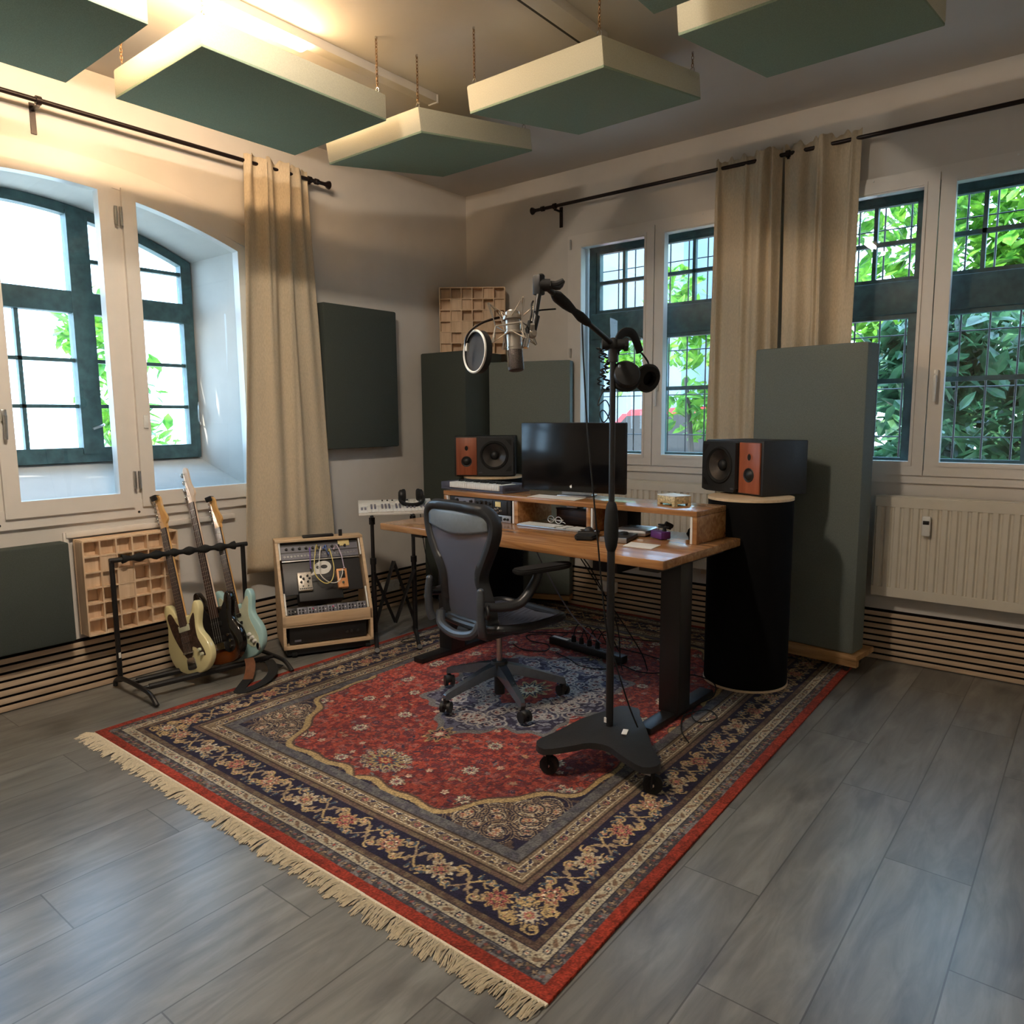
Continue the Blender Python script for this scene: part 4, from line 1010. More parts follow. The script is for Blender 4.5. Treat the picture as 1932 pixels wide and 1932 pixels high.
# ------------------------------------------------------------------ microphone stand
BPOLE = Vector((2.790, -2.226, .009))
def on_pole(py):
    z = 1.8
    for _ in range(40):
        p = BPOLE+Vector((0, 0, z)); v = p-CAM; y_ = 966-FPX*v.dot(CU)/v.dot(CW); z += (y_-py)*v.dot(CW)/FPX
    return BPOLE+Vector((0, 0, z))
t = thing('microphone_stand', 'tall black boom microphone stand on a three-wheeled base, in front of the desk', 'microphone stand', BPOLE)
mic_stand = t
arms = [R(-122), R(-28), R(104)]
bm = BM(); outl = []
for i, a in enumerate(arms):
    nx = arms[(i+1) % 3]; 
    if nx < a: nx += 2*PI
    for da, rr in ((-.13, .325), (.13, .325), (.34, .23), ): outl.append((a+da, rr))
    mid = (a+nx)/2; outl.append((mid-.25, .165)); outl.append((mid+.25, .165)); outl.append((nx-.34, .23))
outl = [(r_*math.cos(a), r_*math.sin(a)) for a, r_ in outl]
sp2 = smooth_path([(x, y, 0) for x, y in outl], 3, True)
top = []; bot = []
def bz(x, y): q = math.hypot(x, y); return .155-.028*(q/.32)**1.5
vt = [bm.verts.new((p.x, p.y, bz(p.x, p.y))) for p in sp2]; vt2 = [bm.verts.new((p.x*.55, p.y*.55, bz(p.x*.55, p.y*.55)+.006)) for p in sp2]
vb = [bm.verts.new((p.x*1.01, p.y*1.01, bz(p.x, p.y)-.026)) for p in sp2]; ct = bm.verts.new((0, 0, .165)); cb_ = bm.verts.new((0, 0, .1))
n = len(sp2)
for i in range(n):
    j = (i+1) % n
    bm.faces.new((vt[i], vt[j], vt2[j], vt2[i])); bm.faces.new((vt2[i], vt2[j], ct)); bm.faces.new((vt[i], vb[i], vb[j], vt[j])); bm.faces.new((vb[i], cb_, vb[j]))
M_base = mat('black_cast_base', rgb(34, 34, 35), .5, var=.1, scale=120, bump=.12)
obj('base_plate', bm, M_base, t, 50)
for k, a in enumerate(arms):
    d = Vector((math.cos(a), math.sin(a), 0)); bm = BM(); c_ = d*.30; ca = a+[.9, -.6, 1.2][k]; ax = Vector((math.cos(ca), math.sin(ca), 0)); off = Vector((-ax.y, ax.x, 0))*.018
    w_ = c_+off+Vector((0, 0, .040)); cyl(bm, w_-ax*.012, w_+ax*.012, .040, seg=22); cyl(bm, w_-ax*.015, w_+ax*.015, .022, seg=16)
    for sg in (-1, 1): box(bm, (w_+ax*(sg*.017)+Vector((0, 0, .028))), (.004, .03, .075), None)
    wl_ = obj('caster', bm, M_rubber, t)
    bm = BM(); box(bm, (c_.x, c_.y, .092), (.044, .044, .018), bev=.004); cyl(bm, w_-ax*.021, w_+ax*.021, .006, seg=10); obj('caster_bracket', bm, M_steel, wl_)
bm = BM(); cyl(bm, (0, 0, .12), (0, 0, 1.12), .0165, seg=18); cyl(bm, (0, 0, 1.0), (0, 0, on_pole(650).z-.01), .0125, seg=18); obj('pole', bm, M_black, t)
bm = BM(); lathe(bm, [(.0165, .93), (.024, .95), (.030, .99), (.030, 1.05), (.026, 1.10), (.020, 1.13), (.013, 1.14)], 20); obj('height_grip', bm, M_rubber, t)
bm = BM(); box(bm, (-.012, -.0135, .19), (.012, .006, .022)); v = Matrix.Rotation(R(25), 4, 'Z'); box(bm, (.075, -.045, .163), (.022, .05, .003), Matrix.Rotation(R(20), 4, 'Z')); obj('sticker', bm, M_paper, t)
# boom
PV = on_pole(650)+CW*.0; TE = D(1026, 538, 2.62)
dirb = (TE-PV).normalized()
bm = BM(); cyl(bm, PV-dirb*.05, TE+dirb*.02, .0105, seg=14); boom = obj('boom_arm', bm, M_black, t, world=True)
Lb = (TE-PV).length
bm = BM(); tube(bm, [PV+dirb*(Lb*f) for f in (.38, .42, .5, .56, .60, .64, .72, .82, .88)], [.011, .016, .019, .015, .0125, .016, .021, .022, .012], 14, smooth=2); obj('boom_grip', bm, M_rubber, boom, world=True)
bm = BM(); sph(bm, PV, .026, (1, 1, 1.1)); cyl(bm, PV-CR*.045, PV+CR*.045, .021, seg=16); cyl(bm, PV+CR*.045, PV+CR*.06, .027, seg=10); cyl(bm, PV-Vector((0, 0, .07)), PV, .02, seg=14); obj('boom_clutch', bm, M_plastic, t, world=True)
# T joint and drop arm
DE = D(1004, 632, 2.60)
bm = BM(); cyl(bm, TE-CR*.02, TE+CR*.022, .022, seg=16); box(bm, TE-CR*.018+CU*.0, (.034, .034, .07), None, .006)
bm2 = None
obj('arm_joint', bm, M_plastic, t, world=True)
bm = BM(); W0 = TE+CR*.025; tube(bm, [W0, W0+CR*.02+CU*.002, W0+CR*.045+CU*.016], [.016, .013, .010], 10); tube(bm, [W0, W0+CR*.03-CU*.008, W0+CR*.045+CU*.016], [.013, .009, .006], 8, smooth=3); sph(bm, TE+CU*.03-CR*.01, .014, (1, 1, .8), 12, 8)
obj('wing_nut', bm, M_plastic, t, world=True)
bm = BM(); cyl(bm, TE-CR*.012, DE, .0095, seg=12); cyl(bm, DE+(TE-DE)*.02, DE+(TE-DE)*.38, .0125, seg=12); obj('drop_arm', bm, M_black, t, world=True)

# microphone in its shock mount, hung upside down
M_nick = mat('satin_nickel', rgb(184, 178, 168), .30, .75, var=.03, scale=60)
M_grill = mat('dark_mic_grille', rgb(92, 84, 80), .5, .6, var=.3, scale=420, bump=.4)
DP = 2.60
MT, MB = D(966, 586, DP), D(974, 700, DP)
md = (MB-MT).normalized(); Lm = (MB-MT).length
MX = Matrix.Translation(MT) @ md.to_track_quat('Z', 'Y').to_matrix().to_4x4()
t = thing('microphone', 'silver studio condenser microphone hanging upside down from the boom', 'microphone', mx=MX)
rm = .0275
bm = BM(); lathe(bm, [(0, 0), (rm*.62, 0), (rm*.70, .004), (rm*.9, .006), (rm*.95, Lm*.22), (rm*.96, Lm*.62), (rm, Lm*.635), (rm, Lm*.66)], 32); obj('body', bm, M_nick, t)
bm = BM(); lathe(bm, [(rm*.98, Lm*.66), (rm*1.0, Lm*.69), (rm*1.04, Lm*.95), (rm*.98, Lm*.985), (rm*.8, Lm), (0, Lm)], 32); hd = obj('grille', bm, M_grill, t)
bm = BM()
for a in (0, PI): tube(bm, [(rm*1.03*math.cos(a), rm*1.03*math.sin(a), Lm*.66), (rm*1.07*math.cos(a), rm*1.07*math.sin(a), Lm*.94)], .0028, 6)
obj('grille_rib', bm, M_nick, hd)
bm = BM(); lathe(bm, [(rm*1.01, Lm*.60), (rm*1.02, Lm*.612), (rm*1.01, Lm*.622)], 32); lathe(bm, [(rm*.97, Lm*.235), (rm*1.0, Lm*.245), (rm*.97, Lm*.255)], 32); obj('trim_ring', bm, M_nick, t)
# shock mount: inner collar, outer zig-zag wire cage
t = thing('shock_mount', 'wire spider shock mount around the hanging microphone', 'shock mount', mx=MX)
bm = BM()
def ringpts(r_, z, n=12): return [Vector((r_*math.cos(2*PI*k/n), r_*math.sin(2*PI*k/n), z)) for k in range(n)]
ro = .072
tube(bm, ringpts(ro*.95, .058, 4), .0026, 6, closed=True)
for k in range(4):
    a = 2*PI*k/4; c0 = Vector((ro*.95*math.cos(a), ro*.95*math.sin(a), .058))
    for da in (-.25, .25):
        tube(bm, [c0, Vector((ro*1.25*math.cos(a+da*.3), ro*1.25*math.sin(a+da*.3), -.022))], .002, 6); tube(bm, [c0, Vector((ro*1.2*math.cos(a+da*.3), ro*1.2*math.sin(a+da*.3), .118))], .002, 6)
obj('outer_cage', bm, M_nick, t)
bm = BM()
lathe(bm, [(rm*1.05, .018), (rm*1.25, .020), (rm*1.25, .032), (rm*1.05, .034)], 28); lathe(bm, [(rm*1.05, .075), (rm*1.15, .077), (rm*1.15, .083), (rm*1.05, .085)], 28); obj('collar', bm, M_nick, t)
bm = BM()
for k in range(4):
    a = 2*PI*k/4
    for z0, ze, rr in ((.026, -.022, 1.25), (.08, .118, 1.2)):
        for da in (-.55, .55): tube(bm, [Vector((ro*rr*math.cos(a), ro*rr*math.sin(a), ze)), Vector((rm*1.2*math.cos(a+da), rm*1.2*math.sin(a+da), z0))], .0016, 6)
obj('elastic_cord', bm, mat('sand_elastic', rgb(176, 160, 138), .8, var=.05, scale=80), t)
bm = BM(); q = MX.inverted() @ (DE+CU*.004); tube(bm, [Vector((ro*.7, ro*.7, .058))*1.0, q], [.008, .010], 10); sph(bm, q, .017, u=14, v=10); cyl(bm, q+Vector((0, -.018, 0)), q+Vector((0, .018, 0)), .010, seg=12)
obj('swivel', bm, M_nick, t)
# cable plug beside the mic
a, b = D(1000, 606, 2.60), D(990, 656, 2.59)
t = thing('cable_plug', 'silver cable connector dangling beside the hanging microphone', 'connector', a)
d = (b-a)
bm = BM(); cyl(bm, a, a+d*.5, .0085, .0105, 14); obj('strain_relief', bm, M_rubber, t, world=True)
bm = BM(); cyl(bm, a+d*.5, b, .0115, seg=16); cyl(bm, a+d*.72, a+d*.76, .0122, seg=16); obj('metal_shell', bm, M_chrome, t, world=True)
bm = BM(); tube(bm, [a, a+CU*.03+CR*.006, D(1003, 575, 2.61), D(1006, 568, 2.62)], .0032, 8, smooth=5); obj('cord', bm, M_rubber, t, world=True)
# pop filter
PC = D(901, 664, 2.58); pn = (CAM-PC).normalized(); pn = (Matrix.Rotation(R(-58), 3, 'Z') @ pn).normalized(); pn = (pn + Vector((0, 0, .12))).normalized()
MXp = Matrix.Translation(PC) @ pn.to_track_quat('Z', 'Y').to_matrix().to_4x4()
t = thing('pop_filter', 'round black pop filter with a white rim, on a gooseneck left of the microphone', 'pop filter', mx=MXp)
rp = .071
bm = BM(); tube(bm, ringpts(rp, .012, 40), .0042, 8, closed=True); obj('white_rim', bm, M_whitepl, t)
bm = BM(); lathe(bm, [(rp+.002, .012), (rp+.003, -.014), (rp-.004, -.016), (rp-.004, .012)], 40); obj('black_hoop', bm, M_plastic, t)
M_net = mat('grey_pop_mesh', rgb(44, 46, 50), .8, var=.12, scale=300)
bm = BM(); lathe(bm, [(0, .006), (rp-.003, .006)], 40); lathe(bm, [(0, -.010), (rp-.003, -.010)], 40); obj('mesh_screen', bm, M_net, t, 0)
e0 = D(879, 655, 2.58)
bm = BM(); tube(bm, [e0, D(879, 640, 2.57), D(888, 624, 2.56), D(908, 610, 2.56), D(930, 602, 2.57), D(942, 599, 2.585)], .0042, 8, smooth=6); obj('gooseneck', bm, M_rod, t, world=True)
bm = BM(); box(bm, e0+CR*.004, (.012, .014, .028), None, .003); obj('bracket', bm, M_whitepl, t, world=True)

# headphones on the boom clutch
HP = 3.03
t = thing('headphones', 'big black studio headphones hung on the mic stand beneath the boom', 'headphones', D(1180, 690, HP))
bm = BM(); tube(bm, [D(1163, 668, HP), D(1166, 640, HP), D(1178, 627, HP+.02), D(1193, 630, HP+.05), D(1202, 648, HP+.08), D(1207, 664, HP+.10)], .013, 10, smooth=6, flat=(.7, 1.5)); obj('headband', bm, M_rubber, t, world=True)
for (px, py, dd, sz, ax) in ((1182, 707, HP-.02, .058, (.55, -.65, .25)), (1217, 712, HP+.09, .054, (-.75, .35, .2))):
    c_ = D(px, py, dd); A_ = Vector(ax).normalized(); Mx = Matrix.Translation(c_) @ A_.to_track_quat('Z', 'Y').to_matrix().to_4x4()
    bm = BM(); lathe(bm, [(0, .026), (sz*.5, .025), (sz*.85, .019), (sz*.95, .008), (sz*.95, -.004)], 28, Mx); cp = obj('ear_cup', bm, M_plastic, t, world=True)
    bm = BM(); lathe(bm, [(sz*.95, -.004), (sz*1.1, -.010), (sz*1.12, -.024), (sz*.95, -.034), (sz*.6, -.034), (sz*.5, -.02)], 28, Mx); obj('ear_pad', bm, M_rubber, cp, world=True)
bm = BM(); tube(bm, [D(1164, 664, HP), D(1160, 690, HP-.01), D(1168, 706, HP-.02)], .005, 8, smooth=3); tube(bm, [D(1207, 662, HP+.1), D(1222, 682, HP+.1), D(1226, 700, HP+.1)], .004, 8, smooth=3); obj('yoke', bm, M_plastic, t, world=True)
bm = BM(); box(bm, D(1169, 691, HP-.065), (.010, .010, .012), None, .003); obj('badge', bm, M_silver, t, world=True)
# coiled headphone cable wound at the pole
bm = BM(); r = random.Random(8); cp_ = []
base_ = D(1141, 650, 3.08)
N_ = 200
for i in range(N_):
    s_ = i/(N_-1); wob = Vector((.018*math.sin(5*s_*6.28+.5), .012*math.cos(4*s_*6.28), 0)); th = i*.9
    c_ = D(1141+3*math.sin(s_*14), 656+80*abs(((s_*3) % 2)-1), 3.07+.02*math.sin(s_*11))
    cp_.append(c_+CR*(.0105*math.cos(th))+CW*(.0105*math.sin(th))+CR*wob.x)
tube(bm, cp_, .0026, 5); 
tail = [D(1141, 735, 3.07), D(1133, 748, 3.07), D(1128, 765, 3.06), D(1142, 755, 3.06), D(1150, 770, 3.07), D(1146, 790, 3.06), D(1137, 796, 3.06), D(1132, 780, 3.05), D(1140, 775, 3.05), D(1152, 800, 3.06), D(1152, 850, 3.09)]
tube(bm, tail, .0026, 6, smooth=6)
tag(obj('coiled_cable', bm, M_rubber), 'curly black headphone cable bunched against the mic stand pole', 'cable')
# mic cable running down from the boom
bm = BM(); tube(bm, [D(1098, 605, 2.87), D(1101, 680, 2.88), D(1107, 790, 2.91), D(1117, 905, 2.94), D(1126, 1000, 2.98), D(1133, 1080, 3.02), D(1142, 1170, 3.06), D(1150, 1215, 3.09)], .0034, 7, smooth=8)
tube(bm, [D(1150, 1215, 3.09), D(1158, 1240, 3.10), D(1170, 1280, 3.12), D(1188, 1335, 3.15), D(1203, 1372, 3.18)], .0034, 7, smooth=6)
tube(bm, [D(1008, 588, 2.6), D(1022, 585, 2.62), D(1048, 583, 2.68)], .003, 7, smooth=4)
tag(obj('microphone_cable', bm, M_rubber), 'thin black microphone cable hanging from the boom down to the stand base', 'cable')
# ------------------------------------------------------------------ guitars in their rack
t = thing('guitar_rack', 'black folding multi-guitar stand along the left wall under the window', 'guitar stand', (.2, -2.76, 0))
def rk(x, y, z): return Vector((x, y, z))
pL0, pL1 = rk(.155, -3.13, .045), rk(.155, -3.13, .735); pR0, pR1 = rk(.262, -2.40, .045), rk(.262, -2.40, .735)
for q0, q1, yy in ((pL0, pL1, -3.14), (pR0, pR1, -2.385)):
    bm = BM(); tube(bm, [q0, q1], .0135, 12); up = obj('upright', bm, M_black, t, world=True)
    bm = BM(); tube(bm, [rk(q0.x-.05, yy, .014), rk(q0.x-.03, yy, .05), rk(q0.x+.06, yy, .075), rk(q0.x+.30, yy, .07), rk(q0.x+.38, yy, .055), rk(q0.x+.44, yy, .014)], .0125, 10, smooth=4); obj('foot', bm, M_black, up, world=True)
bm = BM(); box(bm, (pL0.x+.0145, pL0.y, .20), (.002, .012, .03)); obj('sticker', bm, M_paper, t, world=True)
bm = BM(); tube(bm, [pL1+Vector((0, -.012, 0)), pR1+Vector((0, .03, 0))], .014, 12); obj('neck_rail', bm, M_black, t, world=True)
bm = BM(); N_ = 7; dr = pR1-pL1
pts = []; rad = []
for i in range(N_*6+1):
    f_ = .07+.86*i/(N_*6); pts.append(pL1+dr*f_+Vector((.004, 0, .002))); rad.append(.0195+.0075*math.cos(2*PI*i/6))
tube(bm, pts, rad, 12); obj('foam_sleeve', bm, M_rubber, t, world=True)
for x, z in ((.285, .082), (.43, .082)):
    bm = BM(); a = rk(x, -3.14, z-.012); b = rk(x+.09, -2.385, z-.012); tube(bm, [a, b], .011, 10); tube(bm, [a+(b-a)*.05, a+(b-a)*.95], .017, 10); obj('bottom_rail', bm, M_black, t, world=True)

M_cream = mat('aged_cream_lacquer', rgb(226, 216, 164), .18, var=.03, scale=8, coat=.5)
M_blue = mat('pale_sonic_blue_lacquer', rgb(168, 206, 206), .18, var=.02, scale=8, coat=.5)
def burst_mat():
    m, nt, b = new_mat('dark_sunburst_lacquer'); N = nt.nodes.new; L = nt.links.new
    tc = N('ShaderNodeTexCoord'); mp = N('ShaderNodeMapping'); mp.inputs['Location'].default_value = (0, -.17, 0); mp.inputs['Scale'].default_value = (5.6, 4.6, 0)
    ln = N('ShaderNodeVectorMath'); ln.operation = 'LENGTH'; cr = N('ShaderNodeValToRGB')
    e = cr.color_ramp.elements; e[0].position = .25; e[0].color = (*rgb(128, 66, 26), 1); e[1].position = .78; e[1].color = (*rgb(16, 12, 11), 1)
    L(tc.outputs['Object'], mp.inputs[0]); L(mp.outputs[0], ln.inputs[0]); L(ln.outputs['Value'], cr.inputs['Fac']); L(cr.outputs['Color'], b.inputs['Base Color'])
    b.inputs['Roughness'].default_value = .15; b.inputs['Coat Weight'].default_value = .5; b.inputs['Coat Roughness'].default_value = .05
    return m
M_burst = burst_mat()
M_tort = mat('tortoiseshell', rgb(62, 44, 36), .3, var=.35, scale=55)
M_mintpg = mat('aged_white_pickguard', rgb(200, 204, 178), .35, var=.03, scale=20)
M_maple = wood('maple_neck', rgb(204, 152, 84), rgb(226, 182, 116), .3, 'Y', 1., coat=.3)
M_palem = wood('pale_maple_head', rgb(220, 192, 164), rgb(234, 212, 188), .3, 'Y', 1., coat=.3)
M_rosew = wood('rosewood_board', rgb(46, 30, 24), rgb(76, 52, 42), .5, 'Y', 1.)
STRAT = [(.0, .0), (.08, .008), (.138, .05), (.163, .115), (.152, .178), (.124, .228), (.116, .265), (.126, .31), (.136, .352), (.13, .388), (.112, .402), (.092, .385), (.074, .345), (.045, .322), (.03, .33), (-.03, .335), (-.048, .345), (-.07, .372), (-.09, .415), (-.112, .445), (-.136, .435), (-.144, .39), (-.133, .34), (-.12, .29), (-.122, .242), (-.146, .19), (-.163, .12), (-.145, .055), (-.085, .01)]
OFFS = [(.03, -.004), (.10, .012), (.150, .06), (.160, .12), (.138, .18), (.108, .225), (.102, .265), (.118, .31), (.134, .35), (.13, .388), (.112, .402), (.09, .385), (.072, .35), (.045, .328), (.03, .335), (-.03, .34), (-.05, .355), (-.075, .39), (-.10, .42), (-.126, .42), (-.142, .385), (-.138, .33), (-.138, .29), (-.150, .24), (-.164, .18), (-.160, .115), (-.125, .05), (-.05, .006)]
BASS = [(x*1.06, y*1.02) for x, y in STRAT]
def poly_smooth(P, n=4): return [(p.x, p.y) for p in smooth_path([(x, y, 0) for x, y in P], n, True)]
def frustum(bm, P, z0, z1, inset):
    """rounded slab: outline P between z0 and z1 with softened edges"""
    c = Vector((sum(p[0] for p in P)/len(P), sum(p[1] for p in P)/len(P)))
    n = len(P); area = sum(P[i][0]*P[(i+1) % n][1]-P[(i+1) % n][0]*P[i][1] for i in range(n))
    def ins(d):
        out = []
        for i in range(n):
            a, b = Vector(P[i-1]), Vector(P[(i+1) % n]); tt = (b-a).normalized(); nn = Vector((-tt.y, tt.x)) if area > 0 else Vector((tt.y, -tt.x)); out.append(Vector(P[i])+nn*d)
        return out
    lv = [(ins(inset), z0), (ins(inset*.3), z0+inset*.5), (ins(0), z0+inset*1.3), (ins(0), z1-inset*1.3), (ins(inset*.3), z1-inset*.5), (ins(inset), z1)]
    V = [[bm.verts.new((p.x, p.y, z)) for p in Q] for Q, z in lv]
    for A_, B_ in zip(V, V[1:]):
        for i in range(n): bm.faces.new((A_[i], A_[(i+1) % n], B_[(i+1) % n], B_[i]))
    bm.faces.new(V[0][::-1]); bm.faces.new(V[-1])
def guitar(name, label, base, top, nrm_az, outline, body_m, pg, pg_m, neck_m, head_m, L_nut, L_head, tuners, kind):
    """local frame: x across, y up the neck, z out of the face; base = bottom of the body, top = tip of the head"""
    base, top = Vector(base), Vector(top); Y = (top-base).normalized(); Z = Vector((math.cos(R(nrm_az)), math.sin(R(nrm_az)), 0)); Z = (Z-Y*Z.dot(Y)).normalized(); X = Y.cross(Z)
    Mx = Matrix((X, Y, Z)).transposed().to_4x4(); Mx.translation = base
    t = thing(name, label, 'bass guitar' if kind == 'bass' else 'electric guitar', mx=Mx)
    bm = BM(); frustum(bm, poly_smooth(outline, 4), -.043, 0, .006); obj('body', bm, body_m, t, 50)
    bm = BM(); prism(bm, poly_smooth(pg, 3), .0, .0025); obj('pickguard', bm, pg_m, t)
    wn, wb = (.021, .028) if kind != 'bass' else (.020, .031)
    bm = BM(); prism(bm, [(-wb, .275), (wb, .275), (wn, L_nut), (-wn, L_nut)], .002, .010); fbd = obj('fretboard', bm, M_rosew, t)
    bm = BM()
    for k in range(1, 21):
        sc_ = L_nut-.13; y = L_nut-sc_*(1-2**(-k/12)); 
        if y > .285: bx(bm, -wn-(wb-wn)*(L_nut-y)/(L_nut-.275), wn+(wb-wn)*(L_nut-y)/(L_nut-.275), y-.0007, y+.0007, .0098, .0106)
    obj('frets', bm, M_chrome, fbd)
    bm = BM(); tube(bm, [(0, .31, -.006), (0, L_nut-.02, -.006), (0, L_nut, -.006)], [wb*.92, wn*.95, wn*.9], 14, flat=(1, 1)); 
    for v in bm.verts: v.co.z = min(v.co.z, .002); 
    for v in bm.verts:
        if v.co.z < -.010: v.co.z = -.010+(v.co.z+.010)*.55
    obj('neck', bm, neck_m, t, 60)
    h = L_head-L_nut
    hd = [(-wn, L_nut-.004), (wn, L_nut-.004), (wn*1.15, L_nut+h*.12), (wn*1.9, L_nut+h*.22), (wn*1.75, L_nut+h*.34), (wn*1.0, L_nut+h*.52), (wn*.75, L_nut+h*.72), (wn*.75, L_nut+h*.86), (wn*.3, L_nut+h*.98), (-wn*.55, L_nut+h), (-wn*1.25, L_nut+h*.92), (-wn*1.35, L_nut+h*.8), (-wn*1.3, L_nut+h*.2), (-wn*1.15, L_nut+h*.1)]
    if kind == 'bass': hd = [(x*.95, y) for x, y in hd]
    bm = BM(); prism(bm, poly_smooth(hd, 3), -.013, .001); ho = obj('headstock', bm, head_m, t)
    for k in range(tuners):
        bm = BM(); y = L_nut+h*(.20+.62*k/(tuners-1)); r_ = .0075 if kind == 'bass' else .005
        cyl(bm, (-wn*.7, y, .0), (-wn*.7, y, .016), r_*.7, seg=10); cyl(bm, (-wn*1.2, y, -.007), (-wn*1.2-.016, y, -.007), .003, seg=8); sph(bm, (-wn*1.2-.019, y, -.007), r_*1.35, (.7, 1.3, .8) if kind != 'bass' else (.5, 1.5, 1.2), 10, 6)
        obj('tuner', bm, M_chrome, ho)
    bm = BM(); ns = 4 if kind == 'bass' else 6
    for k in range(ns):
        f_ = (k-(ns-1)/2)/(ns-1)*2; tube(bm, [(f_*.027, .125, .013), (f_*wn*.82, L_nut, .0125), (-wn*.7, L_nut+h*(.2+.62*k/max(1, tuners-1)), .010)], .0004 if kind != 'bass' else .0007, 4)
    obj('strings', bm, M_steel, t)
    return t
PG1 = [(-.02, .09), (.02, .105), (.03, .15), (.06, .14), (.09, .10), (.118, .085), (.112, .125), (.085, .19), (.082, .25), (.092, .32), (.085, .335), (.05, .30), (.04, .285), (-.04, .285), (-.085, .365), (-.118, .355), (-.112, .30), (-.095, .23), (-.06, .15)]
g1 = guitar('electric_guitar', 'cream electric guitar with tortoiseshell pickguard, leftmost in the rack', (.440, -2.850, .070), (.055, -2.812, 1.115), -74, OFFS, M_cream, PG1, M_tort, M_maple, M_maple, 0.86, 1.06, 6, 'electric')
for y in (.20, .265):
    bm = BM(); bx(bm, -.043, .043, y-.018, y+.018, .0025, .009, bev=.004); obj('pickup', bm, M_tort if y < .22 else M_mintpg, g1)
bm = BM(); bx(bm, -.04, .04, .118, .132, .002, .013, bev=.002); obj('bridge', bm, M_chrome, g1)
bm = BM(); frustum(bm, poly_smooth([(-.03, .028), (.03, .028), (.034, .06), (.026, .092), (-.026, .092), (-.034, .06)], 4), .0, .004, .0015)
for y in (.05, .062, .074): bx(bm, -.018, .018, y-.002, y+.002, .004, .007)
obj('tailpiece', bm, M_chrome, g1)
for (x, y) in ((.088, .125), (.10, .098)):
    bm = BM(); lathe(bm, [(.010, .0), (.009, .014), (0, .015)], 16, Matrix.Translation((x, y, .0025))); obj('control_knob', bm, M_mintpg, g1)
PG2 = [(-.03, .09), (.02, .08), (.06, .06), (.10, .07), (.115, .11), (.09, .19), (.085, .25), (.10, .33), (.085, .35), (.045, .30), (-.045, .30), (-.09, .38), (-.112, .38), (-.1, .29), (-.095, .22), (-.06, .13)]
g2 = guitar('bass_guitar', 'dark sunburst bass guitar with a pale headstock, middle of the rack', (.445, -2.665, .080), (.035, -2.620, 1.225), -74, BASS, M_burst, PG2, M_plastic, M_palem, M_palem, .985, 1.205, 4, 'bass')
for y in (.15, .235):
    bm = BM(); bx(bm, -.045, .045, y-.014, y+.014, .0025, .012, bev=.003); obj('pickup', bm, M_plastic, g2)
bm = BM(); bx(bm, -.04, .04, .085, .125, .002, .014, bev=.002); obj('bridge', bm, M_chrome, g2)
for (x, y) in ((.085, .16), (.095, .125), (.09, .09)):
    bm = BM(); lathe(bm, [(.009, .0), (.008, .016), (0, .017)], 16, Matrix.Translation((x, y, .0025))); obj('control_knob', bm, M_chrome, g2)
PG3 = [(-.03, .10), (.03, .09), (.075, .055), (.112, .062), (.128, .10), (.112, .16), (.092, .22), (.092, .27), (.112, .34), (.10, .36), (.055, .318), (.045, .30), (-.045, .30), (-.085, .385), (-.112, .395), (-.114, .32), (-.098, .25), (-.085, .19), (-.06, .13)]
g3 = guitar('electric_guitar', 'pale blue electric guitar with cream pickguard, rightmost in the rack', (.475, -2.545, .085), (.10, -2.497, 1.055), -72, STRAT, M_blue, PG3, M_mintpg, M_maple, M_maple, .815, 1.015, 6, 'electric')
for y, a in ((.165, -.18), (.215, 0), (.262, 0)):
    bm = BM(); box(bm, (0, 0, .006), (.074, .019, .009), Matrix.Translation((0, y, 0)) @ Matrix.Rotation(a, 4, 'Z'), .004); obj('pickup', bm, M_plastic, g3)
bm = BM(); bx(bm, -.037, .037, .105, .13, .002, .012, bev=.002); obj('bridge', bm, M_chrome, g3)
for (x, y) in ((.068, .135), (.086, .112), (.10, .088)):
    bm = BM(); lathe(bm, [(.012, .0), (.009, .016), (0, .017)], 16, Matrix.Translation((x, y, .0025))); obj('control_knob', bm, M_whitepl, g3)
bm = BM(); sph(bm, (.112, .052, .001), .02, (.8, 1.25, .25), 16, 8); obj('jack_plate', bm, M_chrome, g3)
def clip(label, g, y, x):
    Mx = MW(g) @ Matrix.Translation((x, y, .004)); t = thing('clip_tuner', label, 'tuner', mx=Mx)
    bm = BM(); box(bm, (0, 0, .016), (.046, .032, .012), Matrix.Rotation(.3, 4, 'X'), .004); obj('screen', bm, M_plastic, t)
    bm = BM(); box(bm, (0, 0, .004), (.014, .022, .006), None, .002); box(bm, (0, 0, -.022), (.014, .022, .004), None, .001); box(bm, (0, .013, -.009), (.014, .004, .03), None, .001); obj('clamp', bm, M_rubber, t)
clip('black clip-on tuner on the headstock of the cream guitar', g1, 1.05, -.012)
clip('black clip-on tuner on the headstock of the pale blue guitar', g3, 1.005, -.010)
# strap hanging from the blue guitar
t = thing('guitar_strap', 'black guitar strap with brown leather end, trailing on the floor below the blue guitar', 'strap', (.6, -2.55, 0))
def ribbon(bm, pts, w, th=.003, up=Vector((0, 0, 1)), n=6):
    P = smooth_path(pts, n); prev = None
    for i, p in enumerate(P):
        tt = (P[min(i+1, len(P)-1)]-P[max(i-1, 0)]).normalized(); s = tt.cross(up); s = s.normalized() if s.length > .05 else Vector((0, 1, 0)); nn = s.cross(tt).normalized()
        v = [bm.verts.new(p+s*(w/2)+nn*th), bm.verts.new(p-s*(w/2)+nn*th), bm.verts.new(p-s*(w/2)), bm.verts.new(p+s*(w/2))]
        if prev:
            for k in range(4): bm.faces.new((prev[k], prev[(k+1) % 4], v[(k+1) % 4], v[k]))
        else: bm.faces.new(v)
        prev = v
    bm.faces.new(prev[::-1])
M_leather = mat('brown_leather', rgb(104, 62, 34), .5, var=.1, scale=40)
